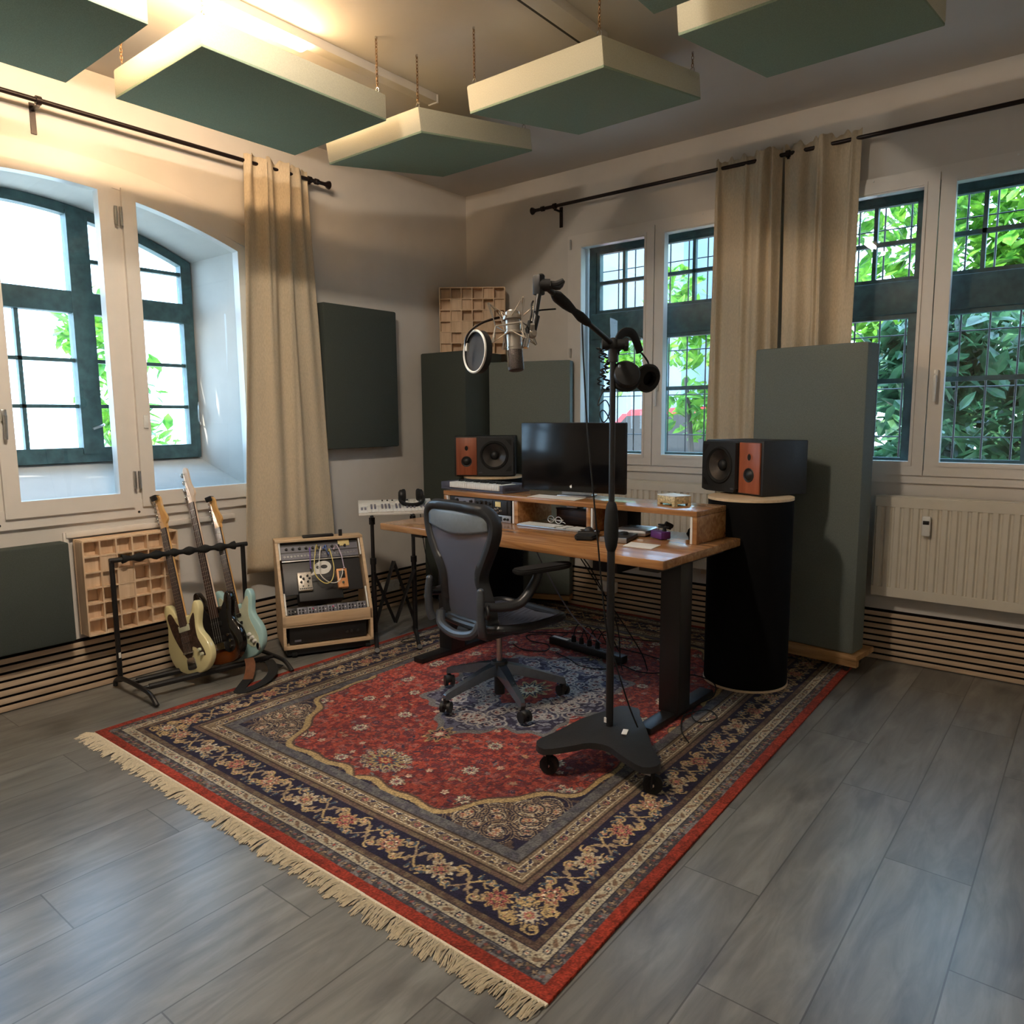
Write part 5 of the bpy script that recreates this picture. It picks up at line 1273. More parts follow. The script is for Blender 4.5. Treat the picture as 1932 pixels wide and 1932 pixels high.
bm = BM(); ribbon(bm, [(.52, -2.555, .10), (.56, -2.57, .075), (.60, -2.60, .045), (.64, -2.64, .02)], .055); obj('leather_end', bm, M_leather, t, world=True)
bm = BM(); ribbon(bm, [(.63, -2.63, .022), (.70, -2.72, .008), (.745, -2.76, .008), (.77, -2.72, .012), (.745, -2.60, .02), (.68, -2.50, .04), (.60, -2.47, .075), (.55, -2.47, .06), (.545, -2.43, .035), (.60, -2.39, .018)], .055); obj('webbing', bm, M_rubber, t, world=True)

# ------------------------------------------------------------------ slanted wooden rack case
CAz = math.atan2(.505, .26)
t = thing('rack_case', 'slanted pale plywood rack case full of audio gear, below the curtain', 'rack case', (.456, -2.271, .0), CAz)
case = t; W_ = .568; S0, S1 = Vector((0, 0, .275)), Vector((0, .25, .72)); sd = (S1-S0).normalized(); LS = (S1-S0).length
sn = Vector((0, -sd.z, sd.y))
for x in (0, W_-.018):
    bm = BM(); prism(bm, [(.0, .06), (.345, .06), (.345, .72), (.25, .72), (.0, .275)], x, x+.018, Matrix(((0, 0, 1, 0), (1, 0, 0, 0), (0, 1, 0, 0), (0, 0, 0, 1)))); obj('side_panel', bm, M_ply, t)
bm = BM(); bx(bm, 0, W_, 0, .345, .06, .078); obj('base_panel', bm, M_ply, t)
bm = BM(); bx(bm, 0, W_, 0, .02, .205, .275, bev=.002); bx(bm, .018, W_-.018, .0, .30, .20, .212); obj('front_beam', bm, M_ply, t)
bm = BM(); bx(bm, 0, W_, .240, .345, .705, .723, bev=.002); obj('top_panel', bm, M_ply, t)
bm = BM(); bx(bm, .18, .38, .25, .295, .723, .74, bev=.004); cyl(bm, (.425, .26, .723), (.425, .26, .765), .012, seg=14); obj('carry_handle', bm, M_plastic, t)
bm = BM(); bx(bm, .02, W_-.02, .02, .33, .015, .058, bev=.004)
obj('black_plinth', bm, M_plastic, t)
for x in (.05, W_-.05):
    bm = BM(); cyl(bm, (x, .03, .02), (x+.03, .03, .02), .02, seg=14); obj('wheel', bm, M_rubber, t)
for x in (.020, W_-.032):
    for q0, q1 in ((.02, .30), (.74, .97)):
        bm = BM(); c_ = S0+sd*(LS*(q0+q1)/2)-sn*.012
        box(bm, (0, 0, 0), (.010, .006, LS*(q1-q0)), Matrix.Translation((x+.006, c_.y, c_.z)) @ Matrix.Rotation(-math.atan2(sd.y, sd.z), 4, 'X')); obj('rack_strip', bm, M_whitepl, t)
def slope_frame(q, x=.0, out=.0):
    """world matrix of a spot on the slanted opening: local x along, y up the slope, z outward"""
    p = S0+sd*(LS*q)+sn*out+Vector((x, 0, 0)); Ml = Matrix((Vector((1, 0, 0)), sd, sn)).transposed().to_4x4(); Ml.translation = p
    return Matrix.Translation((.456, -2.271, 0)) @ Matrix.Rotation(CAz, 4, 'Z') @ Ml
def kn(bm, x, y, r, d=.014, z=.003):
    lathe(bm, [(r, z), (r*.85, z+.003), (r*.75, z+d), (0, z+d)], 12, Matrix.Translation((x, y, 0)))
# recessed black gear
t = thing('patch_bay', 'dark patch bay with a row of knobs at the top of the plywood rack case', 'audio gear', mx=slope_frame(.74, .035, -.03))
bm = BM(); bx(bm, 0, .498, 0, .125, -.06, 0); obj('chassis', bm, M_dpanel, t)
bm = BM(); bx(bm, .0, .498, .055, .095, 0, .002); bx(bm, .0, .498, .004, .048, 0, .002); fpn = obj('faceplate', bm, M_gpanel, t)
for i in range(10):
    bm = BM(); kn(bm, .035+i*.042, .076, .0095, .014); obj('knob', bm, M_plastic, fpn)
for i in range(22):
    bm = BM(); lathe(bm, [(.0058, .002), (.0058, .005), (.0035, .005), (.0035, .001)], 10, Matrix.Translation((.02+i*.0215, .026, 0))); obj('jack_socket', bm, M_steel, fpn)
bm = BM(); bx(bm, .37, .445, .075, .118, .002, .006, bev=.001); obj('label_strip', bm, M_vu, t)
t = thing('rack_blank', 'black blank panel with a white logo in the middle of the rack case', 'panel', mx=slope_frame(.285, .035, -.03))
bm = BM(); bx(bm, 0, .498, .0, .215, -.012, 0, bev=.001); obj('panel', bm, M_dpanel, t)
bm = BM(); bx(bm, .0, .498, .222, .228, -.01, .006); obj('silver_bar', bm, M_steel, t)
bm = BM()
zl, zh = .0008, .0022
outer = poly_smooth([(.150, .112), (.19, .142), (.205, .192), (.255, .212), (.295, .20), (.308, .168), (.29, .135), (.255, .122), (.205, .125)], 4)
# ring-shaped letter: outer outline minus two eyes built as strips
def ringplate(bm, O, holes, z0, z1):
    n = len(O)
    for z in (z1,):
        vo = [bm.verts.new((x, y, z)) for x, y in O]; edges = [bm.edges.new((vo[i], vo[(i+1) % n])) for i in range(n)]
        for H_ in holes:
            vh = [bm.verts.new((x, y, z)) for x, y in H_]; edges += [bm.edges.new((vh[i], vh[(i+1) % len(vh)])) for i in range(len(vh))]
        bmesh.ops.triangle_fill(bm, edges=edges, use_beauty=True)
    ret = bmesh.ops.extrude_face_region(bm, geom=list(bm.faces)); bmesh.ops.translate(bm, vec=(0, 0, z0-z1), verts=[v for v in ret['geom'] if isinstance(v, bmesh.types.BMVert)])
def ell(cx_, cy_, a_, b_, n=14): return [(cx_+a_*math.cos(2*PI*k/n), cy_+b_*math.sin(2*PI*k/n)) for k in range(n)]
ringplate(bm, outer, [ell(.222, .170, .013, .011), ell(.262, .172, .022, .014)], zl, zh); obj('white_logo', bm, M_paper, t)
t = thing('amplifier_head', 'small black amplifier set in the lower half of the rack case', 'amplifier', mx=slope_frame(.175, .115, -.02))
bm = BM(); bx(bm, 0, .28, .0, .15, -.10, .01, bev=.006); obj('cabinet', bm, M_plastic, t)
bm = BM(); bx(bm, .004, .276, .125, .147, .008, .013, bev=.002); obj('front_lip', bm, M_dpanel, t)
def pedal(label, q, x, w_, h_, m, parts):
    t = thing('effect_pedal', label, 'effect pedal', mx=slope_frame(q, x, -.012))
    bm = BM(); bx(bm, 0, w_, 0, h_, -.015, .028, bev=.004); obj('enclosure', bm, m, t); parts(t); return t
M_sil2 = mat('brushed_pedal_alloy', rgb(202, 194, 182), .4, .3, var=.05, scale=120)
def p_a(t):
    for (x, y) in ((.02, .092), (.062, .095), (.036, .077), (.074, .077), (.02, .056), (.062, .056)):
        bm = BM(); kn(bm, x, y, .0075, .014, .028); obj('knob', bm, M_plastic, t)
    bm = BM()
    for i in range(7): bx(bm, .008+i*.0115, .015+i*.0115, .008, .016, .028, .030)
    for x in (.03, .062): cyl(bm, (x, .028, .028), (x, .028, .034), .004, seg=10)
    obj('switch_row', bm, M_dpanel, t)
pedal('silver six-knob effect pedal standing in the rack case', .305, .115, .088, .122, M_sil2, p_a)
M_orange = mat('pale_orange_paint', rgb(232, 164, 108), .4, var=.04, scale=30)
def p_b(t):
    bm = BM(); bx(bm, .012, .052, .062, .112, .027, .0295, bev=.001); obj('display', bm, M_plastic, t)
    bm = BM(); cyl(bm, (.032, .03, .028), (.032, .03, .038), .008, seg=14); obj('foot_switch', bm, M_chrome, t)
pedal('orange tuner pedal with a dark display, standing in the rack case', .30, .365, .066, .128, M_orange, p_b)
t = thing('module_row', 'row of small grey modules along the bottom lip of the rack case', 'audio gear', mx=slope_frame(.015, .03, -.03))
bm = BM(); bx(bm, 0, .508, 0, .052, -.06, 0); obj('chassis', bm, M_dpanel, t)
r = random.Random(3)
M_pink = mat('pink_cap', rgb(208, 84, 128), .4, var=.04, scale=40)
for i in range(8):
    bm = BM(); bx(bm, .004+i*.063, .063+i*.063, .002, .05, 0, .003, bev=.0008); mo = obj('module', bm, M_gpanel if i not in (0,) else M_dpanel, t)
    for (dx, dy) in ((.014, .034), (.014, .015), (.034, .034), (.034, .015)):
        bm = BM(); kn(bm, .004+i*.063+dx, dy, .0058, .012); obj('knob', bm, M_pink if (i in (2, 4) and dx > .03 and dy > .03) else M_plastic, mo)
    bm = BM(); lathe(bm, [(.004, .003), (.004, .006), (0, .0065)], 10, Matrix.Translation((.053+i*.063, .025, 0))); obj('lamp', bm, M_whitepl, mo)
t = thing('rack_unit', 'black rack unit in the bottom bay of the plywood case', 'audio gear', (.456, -2.271, 0), CAz)
bm = BM(); bx(bm, .04, W_-.04, .025, .30, .085, .19, bev=.003); obj('chassis', bm, M_plastic, t)
for x in (.40, .43, .47):
    bm = BM(); lathe(bm, [(.009, 0), (.008, .012), (0, .012)], 12, Matrix.Translation((x, .025, .13)) @ Matrix.Rotation(PI/2, 4, 'X')); obj('knob', bm, M_dpanel, t)
bm = BM(); bx(bm, .07, .11, .022, .026, .10, .112); obj('badge', bm, M_gpanel, t)
# patch cords on the rack
def sl(q, x, o): return slope_frame(q, x, o) @ Vector((0, 0, 0))
def cord(label, pts, m):
    bm = BM(); tube(bm, [sl(*p) for p in pts], .0032, 7, smooth=6)
    for e_ in (pts[0], pts[-1]):
        M_ = slope_frame(*e_); vs = cyl(bm, M_ @ Vector((0, 0, -.012)), M_ @ Vector((0, 0, .006)), .0055, seg=10)
    tag(obj('jack_cable', bm, m), label, 'cable')
cord('yellow patch cord looped over the rack case logo', [(.86, .265, -.005), (.88, .255, .035), (.74, .235, .05), (.5, .22, .05), (.36, .27, .05), (.38, .32, .05), (.55, .345, .05), (.80, .335, .035), (.82, .335, -.005)], mat('yellow_cord', rgb(226, 206, 120), .5, var=.03, scale=30))
cord('white patch cord looped over the rack case logo', [(.84, .285, -.005), (.85, .28, .035), (.7, .262, .045), (.5, .252, .045), (.37, .30, .045), (.36, .36, .045), (.46, .395, .04), (.52, .40, .03)], mat('white_cord', rgb(226, 222, 216), .5, var=.03, scale=30))
cord('violet patch cord hanging down to the orange pedal', [(.86, .215, -.005), (.85, .21, .03), (.74, .208, .02), (.66, .206, .015), (.60, .206, .0)], mat('violet_cord', rgb(120, 96, 190), .5, var=.03, scale=30))
cord('blue patch cord plugged beside the yellow one', [(.86, .305, -.005), (.87, .312, .03), (.80, .315, .03), (.78, .33, -.005)], mat('blue_cord', rgb(92, 132, 214), .5, var=.03, scale=30))
cord('pale lilac patch cord running down the right of the rack case', [(.84, .37, -.005), (.86, .385, .03), (.72, .405, .035), (.58, .412, .03), (.55, .415, .02)], mat('lilac_cord', rgb(206, 190, 210), .5, var=.03, scale=30))

# ------------------------------------------------------------------ keyboard stand with a white keyboard
KA = math.atan2(.775, .63); KB = Vector((.575, -1.739, .86))
t = thing('keyboard_stand', 'black folding lattice keyboard stand left of the desk', 'keyboard stand', (.68, -1.54, 0))
P0, P1 = Vector((.60, -1.65, 0)), Vector((.76, -1.43, 0)); kd = Vector((.775, -.63, 0)); Zv = Vector((0, 0, 1))
for p in (P0, P1):
    bm = BM(); cyl(bm, p+Zv*.05, p+Zv*.55, .017, seg=14); cyl(bm, p+Zv*.5, p+Zv*.84, .0125, seg=14); cyl(bm, p+Zv*.53, p+Zv*.57, .021, seg=14); po = obj('post', bm, M_black, t, world=True)
    bm = BM(); tube(bm, [p-kd*.18+Zv*.02, p+Zv*.055, p+kd*.30+Zv*.022], .014, 10, smooth=0); cyl(bm, p+kd*.28+Zv*.004, p+kd*.31+Zv*.03, .017, seg=10); obj('foot', bm, M_black, po, world=True)
    bm = BM(); tube(bm, [p-kd*.30+Zv*.85, p+kd*.06+Zv*.845, p+kd*.075+Zv*.862], .011, 10); cyl(bm, p+Zv*.80, p+Zv*.845, .02, seg=12); obj('support_arm', bm, M_rubber, po, world=True)
bm = BM()
def lat(f, z): return P0+(P1-P0)*f+Zv*z
for off, q in ((.012, [(0, .48), (.5, .12), (1, .48)]), (-.012, [(0, .10), (.5, .54), (1, .10)])):
    for (f0, z0), (f1, z1) in zip(q, q[1:]): tube(bm, [lat(f0, z0)+kd*off, lat(f1, z1)+kd*off], .013, 6, flat=(1.4, .45))
obj('lattice', bm, M_black, t, world=True)
Mk = Matrix.Translation(KB) @ Matrix.Rotation(KA, 4, 'Z') @ Matrix.Rotation(math.atan2(.05, .28), 4, 'X')
t = thing('synthesizer', 'white keyboard synthesizer on the lattice stand left of the desk', 'keyboard', mx=Mk)
bm = BM(); bx(bm, 0, .50, 0, .285, .002, .020, bev=.004); bx(bm, 0, .50, .145, .285, .018, .028, bev=.003); bx(bm, 0, .06, .0, .15, .018, .026, bev=.003); bx(bm, .49, .5, 0, .15, .018, .026); obj('case', bm, M_whitepl, t)
for i in range(18):
    bm = BM(); bx(bm, .0625+i*.0237, .0850+i*.0237, .002, .144, .02, .030, bev=.002); obj('white_key', bm, M_whitepl, t)
for i in range(17):
    if i % 7 in (2, 6): continue
    bm = BM(); bx(bm, .0625+(i+1)*.0237-.0065, .0625+(i+1)*.0237+.006, .06, .144, .028, .040, bev=.002); obj('black_key', bm, M_gpanel, t)
for i in range(9):
    bm = BM(); bx(bm, .15+i*.034, .174+i*.034, .20, .226, .028, .040, bev=.002); pd = obj('pad', bm, M_whitepl, t)
    if i in (0, 1, 2, 5):
        bm = BM(); bx(bm, .157+i*.034, .167+i*.034, .199, .214, .0405, .048, bev=.002); obj('cap', bm, M_plastic, pd)
bm = BM()
for x in (.015, .038): cyl(bm, (x, .07, .024), (x+.014, .07, .024), .016, seg=16)
obj('wheels', bm, M_gpanel, t)
# headphones lying on it
Mh = Mk @ Matrix.Translation((.36, .17, .03))
t = thing('headphones', 'black headphones lying on the white keyboard synthesizer', 'headphones', mx=Mh)
bm = BM(); tube(bm, [(-.075, .05, .045), (-.082, -.02, .03), (-.05, -.075, .018), (0, -.095, .016), (.05, -.075, .018), (.082, -.02, .03), (.075, .05, .045)], .011, 10, smooth=5, flat=(1.4, .8)); obj('headband', bm, M_rubber, t)
for s in (-1, 1):
    Mx = Matrix.Translation((s*.062, .055, .042)) @ Matrix.Rotation(s*PI/2, 4, 'Y')
    bm = BM(); lathe(bm, [(0, .026), (.024, .024), (.038, .014), (.040, 0)], 24, Mx); cp = obj('ear_cup', bm, M_plastic, t)
    bm = BM(); lathe(bm, [(.040, 0), (.044, -.008), (.043, -.02), (.034, -.026), (.02, -.024), (.0, -.012)], 24, Mx); obj('ear_pad', bm, M_rubber, cp)

# ------------------------------------------------------------------ floor cables and power strip
t = thing('power_strip', 'long black power strip lying on the rug under the desk', 'power strip', (1.90, -1.03, .014), math.atan2(-.077, .575))
bm = BM(); bx(bm, -.30, .30, -.032, .032, 0, .045, bev=.004); obj('housing', bm, M_plastic, t)
bm = BM(); bx(bm, -.29, -.16, -.012, .012, .045, .0465); obj('label', bm, M_paper, t)
for i in range(6):
    bm = BM(); lathe(bm, [(.021, .045), (.021, .0475), (.018, .0475), (.018, .040), (0, .040)], 18, Matrix.Translation((-.11+i*.066, 0, 0))); obj('outlet', bm, M_gpanel, t)
for i in range(4):
    bm = BM(); cyl(bm, (-.11+i*.066, 0, .043), (-.11+i*.066, 0, .085), .017, .013, 14); tube(bm, [(-.11+i*.066, 0, .085), (-.10+i*.07, .01, .14), (-.09+i*.075, .05, .15), (-.07+i*.08, .11, .02)], .0035, 7, smooth=4)
    o = obj('power_plug', bm, M_rubber); o.matrix_basis = MW(t); tag(o, ('black plug with arched cord, %s on the power strip' % ['first from the left', 'second from the left', 'third from the left', 'fourth from the left'][i]), 'plug')
def loose(label, pts, r_=.0034, n=6):
    bm = BM(); tube(bm, pts, r_, 7, smooth=n); tag(obj('loose_cable', bm, M_rubber), label, 'cable')
ZR = .0175
loose('black cable looping on the rug around the right desk foot', [(2.62, -1.30, ZR), (2.55, -1.15, ZR), (2.62, -1.02, ZR), (2.78, -1.10, .03), (2.845, -1.25, ZR), (2.83, -1.40, ZR), (2.86, -1.55, ZR), (2.93, -1.62, ZR), (2.98, -1.52, ZR), (2.90, -1.45, ZR), (2.84, -1.58, ZR), (2.90, -1.75, ZR), (2.99, -1.86, ZR)])
loose('black cable snaking on the rug in front of the power strip', [(1.75, -1.16, ZR), (1.9, -1.22, ZR), (2.02, -1.28, ZR), (2.16, -1.24, ZR), (2.2, -1.12, ZR), (2.35, -1.16, ZR), (2.46, -1.08, ZR), (2.42, -.92, ZR), (2.25, -.86, ZR), (2.02, -.84, ZR), (1.8, -.80, ZR)])
loose('black cable crossing the rug behind the power strip', [(1.35, -.92, ZR), (1.5, -.80, ZR), (1.75, -.66, ZR), (2.0, -.62, ZR), (2.3, -.50, ZR), (2.5, -.52, ZR), (2.62, -.42, ZR)])
loose('black cable tangled on the rug behind the chair base', [(1.42, -1.18, ZR), (1.55, -1.24, ZR), (1.68, -1.18, ZR), (1.62, -1.06, ZR), (1.48, -1.06, ZR), (1.38, -.98, ZR), (1.45, -.88, ZR), (1.60, -.90, .03), (1.58, -.78, ZR)])
loose('black cable hanging from the desk frame toward the power strip', [dk(-.90, .5, .80), dk(-.86, .52, .74), dk(-.70, .62, .45), dk(-.56, .74, .16), dk(-.54, .80, .02)])
loose('second black cable hanging from the desk frame beside the tray', [dk(-.95, .5, .80), dk(-.80, .56, .66), dk(-.62, .58, .35), dk(-.60, .6, .12), dk(-.66, .72, ZR)])
bm = BM(); tube(bm, [dk(-1.18, .5, .79), dk(-1.12, .56, .6), dk(-1.0, .68, .3), dk(-.9, .85, .1)], .004, 8, smooth=5); tag(obj('loose_cable', bm, M_gpanel), 'grey cable hanging down behind the chair arm', 'cable')
bm = BM(); tube(bm, [(.70, -1.30, .84), (.66, -1.22, .55), (.64, -1.12, .32), (.60, -1.0, .05), (.72, -1.05, .006), (.86, -1.2, .006), (.95, -1.35, ZR), (.86, -1.52, ZR), (.80, -1.6, ZR), (.78, -1.52, ZR), (.84, -1.42, ZR)], .003, 7, smooth=6); tag(obj('loose_cable', bm, M_rubber), 'thin black cable running from the keyboard stand down to the rug', 'cable')
# ------------------------------------------------------------------ oriental rug: knotted pattern worked out knot by knot
def make_rug():
    rs = 0.004; Wm, Lm_ = 2.70, 3.44
    nu, nv = int(Wm/rs), int(Lm_/rs)
    g = np.random.default_rng(12); r = random.Random(12)
    U = (np.arange(nu)+.5)*rs; V = (np.arange(nv)+.5)*rs
    UU, VV = np.meshgrid(U, V)
    C = np.zeros((nv, nu, 3), np.float32)
    c255 = lambda *a: np.array(a, np.float32)/255
    navy, navy2, gold, tan, brown = c255(36, 32, 50), c255(52, 48, 66), c255(176, 150, 104), c255(150, 128, 100), c255(86, 68, 58)
    red, red2, rose, cream, grey, rust = c255(158, 70, 56), c255(120, 50, 48), c255(164, 98, 88), c255(210, 196, 166), c255(112, 110, 108), c255(146, 54, 38)
    dgrey, teal = c255(66, 64, 68), c255(70, 82, 92)
    def win(x, y, rad):
        i0, i1 = max(0, int((x-rad)/rs)), min(nu, int((x+rad)/rs)+2); j0, j1 = max(0, int((y-rad)/rs)), min(nv, int((y+rad)/rs)+2)
        return slice(j0, j1), slice(i0, i1)
    def disc(x, y, rad, col):
        s = win(x, y, rad+rs)
        m = (UU[s]-x)**2+(VV[s]-y)**2 <= rad*rad; C[s][m] = col
    def line(P, w, col, step=.003):
        for (a, b), (c, d) in zip(P, P[1:]):
            L = math.hypot(c-a, d-b); n = max(1, int(L/step))
            for k in range(n+1):
                t = k/n; disc(a+(c-a)*t, b+(d-b)*t, w, col)
    def flower(x, y, rad, n, cols, rot=0., ecc=1.):
        s = win(x, y, rad*max(1, ecc)*1.05); dx, dy = UU[s]-x, VV[s]-y
        ca, sa = math.cos(rot), math.sin(rot); ex, ey = dx*ca+dy*sa, (-dx*sa+dy*ca)/ecc
        rr = np.hypot(ex, ey)/rad; th = np.arctan2(ey, ex); sc_ = .80+.20*np.cos(n*th); q = rr/sc_
        lim = [1.0, .84, .55, .30, .16]
        for l_, col in zip(lim, cols): C[s][q <= l_] = col
        spoke = (q <= .84) & (q > .5) & (np.abs(np.sin(n*th/2)) < .16) ; C[s][spoke] = cols[0]
    def leaf(x, y, a, b, rot, col, edge=None):
        s = win(x, y, max(a, b)*1.15); dx, dy = UU[s]-x, VV[s]-y; ca, sa = math.cos(rot), math.sin(rot)
        ex, ey = dx*ca+dy*sa, -dx*sa+dy*ca
        q = (ex/a)**2+(ey/(b*(1-.5*(ex/a))+1e-6))**2
        if edge is not None: C[s][q <= 1.35] = edge
        C[s][q <= 1] = col
    def spiral(x, y, rad, turns, rot, sgn, w, col):
        P = []
        n = int(26*turns)
        for k in range(n+1):
            t = k/n; a = rot+sgn*turns*2*PI*t; q = rad*(1-t*.86); P.append((x+q*math.cos(a), y+q*math.sin(a)))
        line(P, w, col)
    # ---- field
    cu, cv = Wm/2, Lm_/2
    DU, DV = np.abs(UU-cu), np.abs(VV-cv); Dm = np.minimum(np.minimum(UU, Wm-UU), np.minimum(VV, Lm_-VV))
    C[:] = red
    # slow abrash and small mottling
    def field_noise(sc_, seed):
        gg = np.random.default_rng(seed); a = gg.random((int(Lm_/sc_)+3, int(Wm/sc_)+3)).astype(np.float32)
        y = VV/sc_; x = UU/sc_; j = y.astype(int); i = x.astype(int); fy = y-j; fx = x-i; fy = fy*fy*(3-2*fy); fx = fx*fx*(3-2*fx)
        return (a[j, i]*(1-fx)+a[j, i+1]*fx)*(1-fy)+(a[j+1, i]*(1-fx)+a[j+1, i+1]*fx)*fy
    n1, n2, n3 = field_noise(.022, 1), field_noise(.05, 2), field_noise(.35, 3)
    m = n1 > .62; C[m] = red2
    m = (n1 < .24); C[m] = rose*.95
    n4 = field_noise(.012, 8); m = n4 > .74; C[m] = c255(92, 50, 54); m = n4 < .14; C[m] = c255(176, 92, 64)
    C *= (.80+.36*field_noise(.5, 9))[..., None]
    m = (n2 > .78) & (n1 > .4); C[m] = c255(104, 52, 56)
    hu, hv = Wm/2-.475, Lm_/2-.475
    def mir(fn, x, y):
        for sx in (-1, 1):
            for sy in (-1, 1): fn(cu+sx*x, cv+sy*y, sx, sy)
    # curling stems in the field
    for k in range(30):
        x, y, a = r.uniform(.05, hu-.1), r.uniform(.1, hv-.1), r.uniform(0, 6.28)
        mir(lambda X, Y, sx, sy: spiral(X, Y, .07, .9, (a if sx > 0 else PI-a)*sy, sx*sy, .0032, c255(98, 58, 60)), x, y)
    for k in range(90):
        x, y = r.uniform(.0, hu), r.uniform(.0, hv); col = r.choice([cream*.9, tan, navy2, grey, gold, c255(96, 56, 62)]); rd = r.uniform(.010, .020); n = r.choice([5, 6, 8]); ro = r.uniform(0, 3)
        mir(lambda X, Y, sx, sy: flower(X, Y, rd, n, [col, col, rose, col], ro), x, y)
    for k in range(70):
        x, y, ro = r.uniform(.0, hu), r.uniform(.0, hv), r.uniform(0, 3.1); col = r.choice([navy2, c255(92, 60, 60), grey, tan])
        mir(lambda X, Y, sx, sy: leaf(X, Y, .018, .006, ro*sx*sy, col), x, y)
    rosettes = [(.05, 1.00), (.36, .90), (.30, .66), (.62, .62), (.66, .30), (.80, .80), (.18, 1.16), (.50, 1.10), (.72, .02), (.48, .42)]
    for x, y in rosettes:
        rd = r.uniform(.040, .052); n = r.choice([8, 9, 10])
        mir(lambda X, Y, sx, sy: flower(X, Y, rd, n, [dgrey, cream, grey, rose, navy], r.uniform(0, 1)), x, y)
    for sy in (-1, 1):                                        # two large palmettes on the long axis
        flower(cu, cv+sy*1.06, .125, 12, [navy2, gold*.9, teal, gold, red], 0, .8); flower(cu, cv+sy*1.06, .055, 8, [navy2, rust, gold, red2], 0, .8)
        for q in range(-6, 7):
            flower(cu+.11*math.cos(q*.48+PI/2), cv+sy*1.06+.09*math.sin(q*.48+PI/2), .020, 6, [cream*.85, teal, gold, navy], q)
    # ---- spandrels: lobed corner pieces
    lob = .045*np.cos(13*np.arctan2(DV, DU))+.02*np.cos(29*np.arctan2(DV, DU))
    Q = (DU/(hu*1.03))**2.6+(DV/(hv*1.0))**2.6
    sp_ = Q+lob*1.9 > 1.02
    edge = np.abs(Q+lob*1.9-1.02) < .045
    C[sp_] = navy
    m = sp_ & (n1 > .66); C[m] = brown
    rr_ = r
    for k in range(24):
        for tries in range(60):
            x, y = rr_.uniform(.25, hu-.03), rr_.uniform(.35, hv-.03)
            if (x/(hu*1.03))**2.6+(y/hv)**2.6 > 1.10: break
        else: continue
        a, rad = rr_.uniform(0, 6.28), rr_.uniform(.06, .10); tw = rr_.choice([1.2, 1.5, 1.8]); s0 = rr_.choice([-1, 1])
        mir(lambda X, Y, sx, sy: spiral(X, Y, rad, tw, (a if sx > 0 else PI-a)*sy, sx*sy*s0, .0068, tan), x, y)
        mir(lambda X, Y, sx, sy: spiral(X, Y, rad, tw, (a if sx > 0 else PI-a)*sy, sx*sy*s0, .0036, navy), x, y)
        mir(lambda X, Y, sx, sy: spiral(X, Y, rad*.62, tw*.7, (a if sx > 0 else PI-a)*sy+.6, sx*sy*s0, .0022, cream*.9), x, y)
        mir(lambda X, Y, sx, sy: flower(X, Y, .020, 6, [cream*.9, rose, gold, red2], a), x, y)
    C[edge & (Dm > .47)] = gold*.95
    edge2 = np.abs(Q+lob*1.9-.985) < .012; C[edge2] = brown
    # ---- medallion
    th = np.arctan2(DV, DU); R_ = np.hypot(DU/.44, DV/.60); lobm = 1+.10*np.cos(8*np.arctan2(VV-cv, UU-cu))+.035*np.cos(24*np.arctan2(VV-cv, UU-cu))
    q = R_/lobm
    C[q < 1.07] = grey; C[q < 1.0] = navy2; m = (q < 1.0) & (n1 > .6); C[m] = c255(92, 92, 108); m = (q < 1) & (n1 < .25); C[m] = c255(132, 132, 140)
    for k in range(46):
        a, f_ = rr_.uniform(0, PI/2), rr_.uniform(.35, .92); x, y = .44*f_*math.cos(a), .60*f_*math.sin(a); rot, tw = rr_.uniform(0, 6.28), rr_.choice([1.1, 1.5])
        mir(lambda X, Y, sx, sy: spiral(X, Y, .05, tw, (rot if sx > 0 else PI-rot)*sy, sx*sy, .0048, c255(168, 162, 156)), x, y)
        mir(lambda X, Y, sx, sy: flower(X, Y, .018, 6, [c255(190, 184, 174), rose*.9, navy]), x, y)
    m = q < .36; C[m] = red2; m = (q < .36) & (n1 > .55); C[m] = red
    flower(cu, cv, .12, 12, [gold, navy2, cream, red, gold], 0, 1.3)
    for sy in (-1, 1): flower(cu, cv+sy*.72, .07, 8, [gold, navy, rose, cream], 0, 1.4)
    # ---- borders
    def band(d0, d1, col): C[(Dm >= d0) & (Dm < d1)] = col
    band(.43, .475, grey*.85); m = (Dm >= .43) & (Dm < .475) & (n1 > .55); C[m] = dgrey*1.2
    band(.34, .43, tan*.82); band(.34, .348, brown*.7); band(.422, .43, brown*.7); band(.362, .366, cream*.9); band(.404, .408, cream*.9)
    band(.32, .34, brown*1.15); band(.16, .32, navy); band(.135, .16, brown); band(.085, .135, cream*.80); band(.085, .089, navy); band(.131, .135, navy); band(.045, .085, dgrey); band(0, .045, rust)
    m = (Dm >= .32) & (Dm < .34) & (n1 > .6); C[m] = tan*.7
    m = (Dm >= .135) & (Dm < .16) & (n1 > .6); C[m] = tan*.72
    m = (Dm >= .045) & (Dm < .085) & (n1 > .62); C[m] = grey; m = (Dm >= .045) & (Dm < .085) & (n1 < .2); C[m] = tan*.7
    m = (Dm < .045) & (n1 > .6); C[m] = rust*.88
    def run(d, fn, pitch):
        """call fn(x, y, tangent angle, inward normal, k, s) along the four sides at inset d"""
        for side in range(4):
            Ls = (Wm if side % 2 == 0 else Lm_)-2*d; n = max(2, int(round(Ls/pitch)))
            for k in range(n):
                s = d+(k+.5)*Ls/n
                if side == 0: fn(s, d, 0., (0, 1), k, Ls/n)
                elif side == 1: fn(Wm-d, s, PI/2, (-1, 0), k, Ls/n)
                elif side == 2: fn(s, Lm_-d, 0., (0, -1), k, Ls/n)
                else: fn(d, s, PI/2, (1, 0), k, Ls/n)
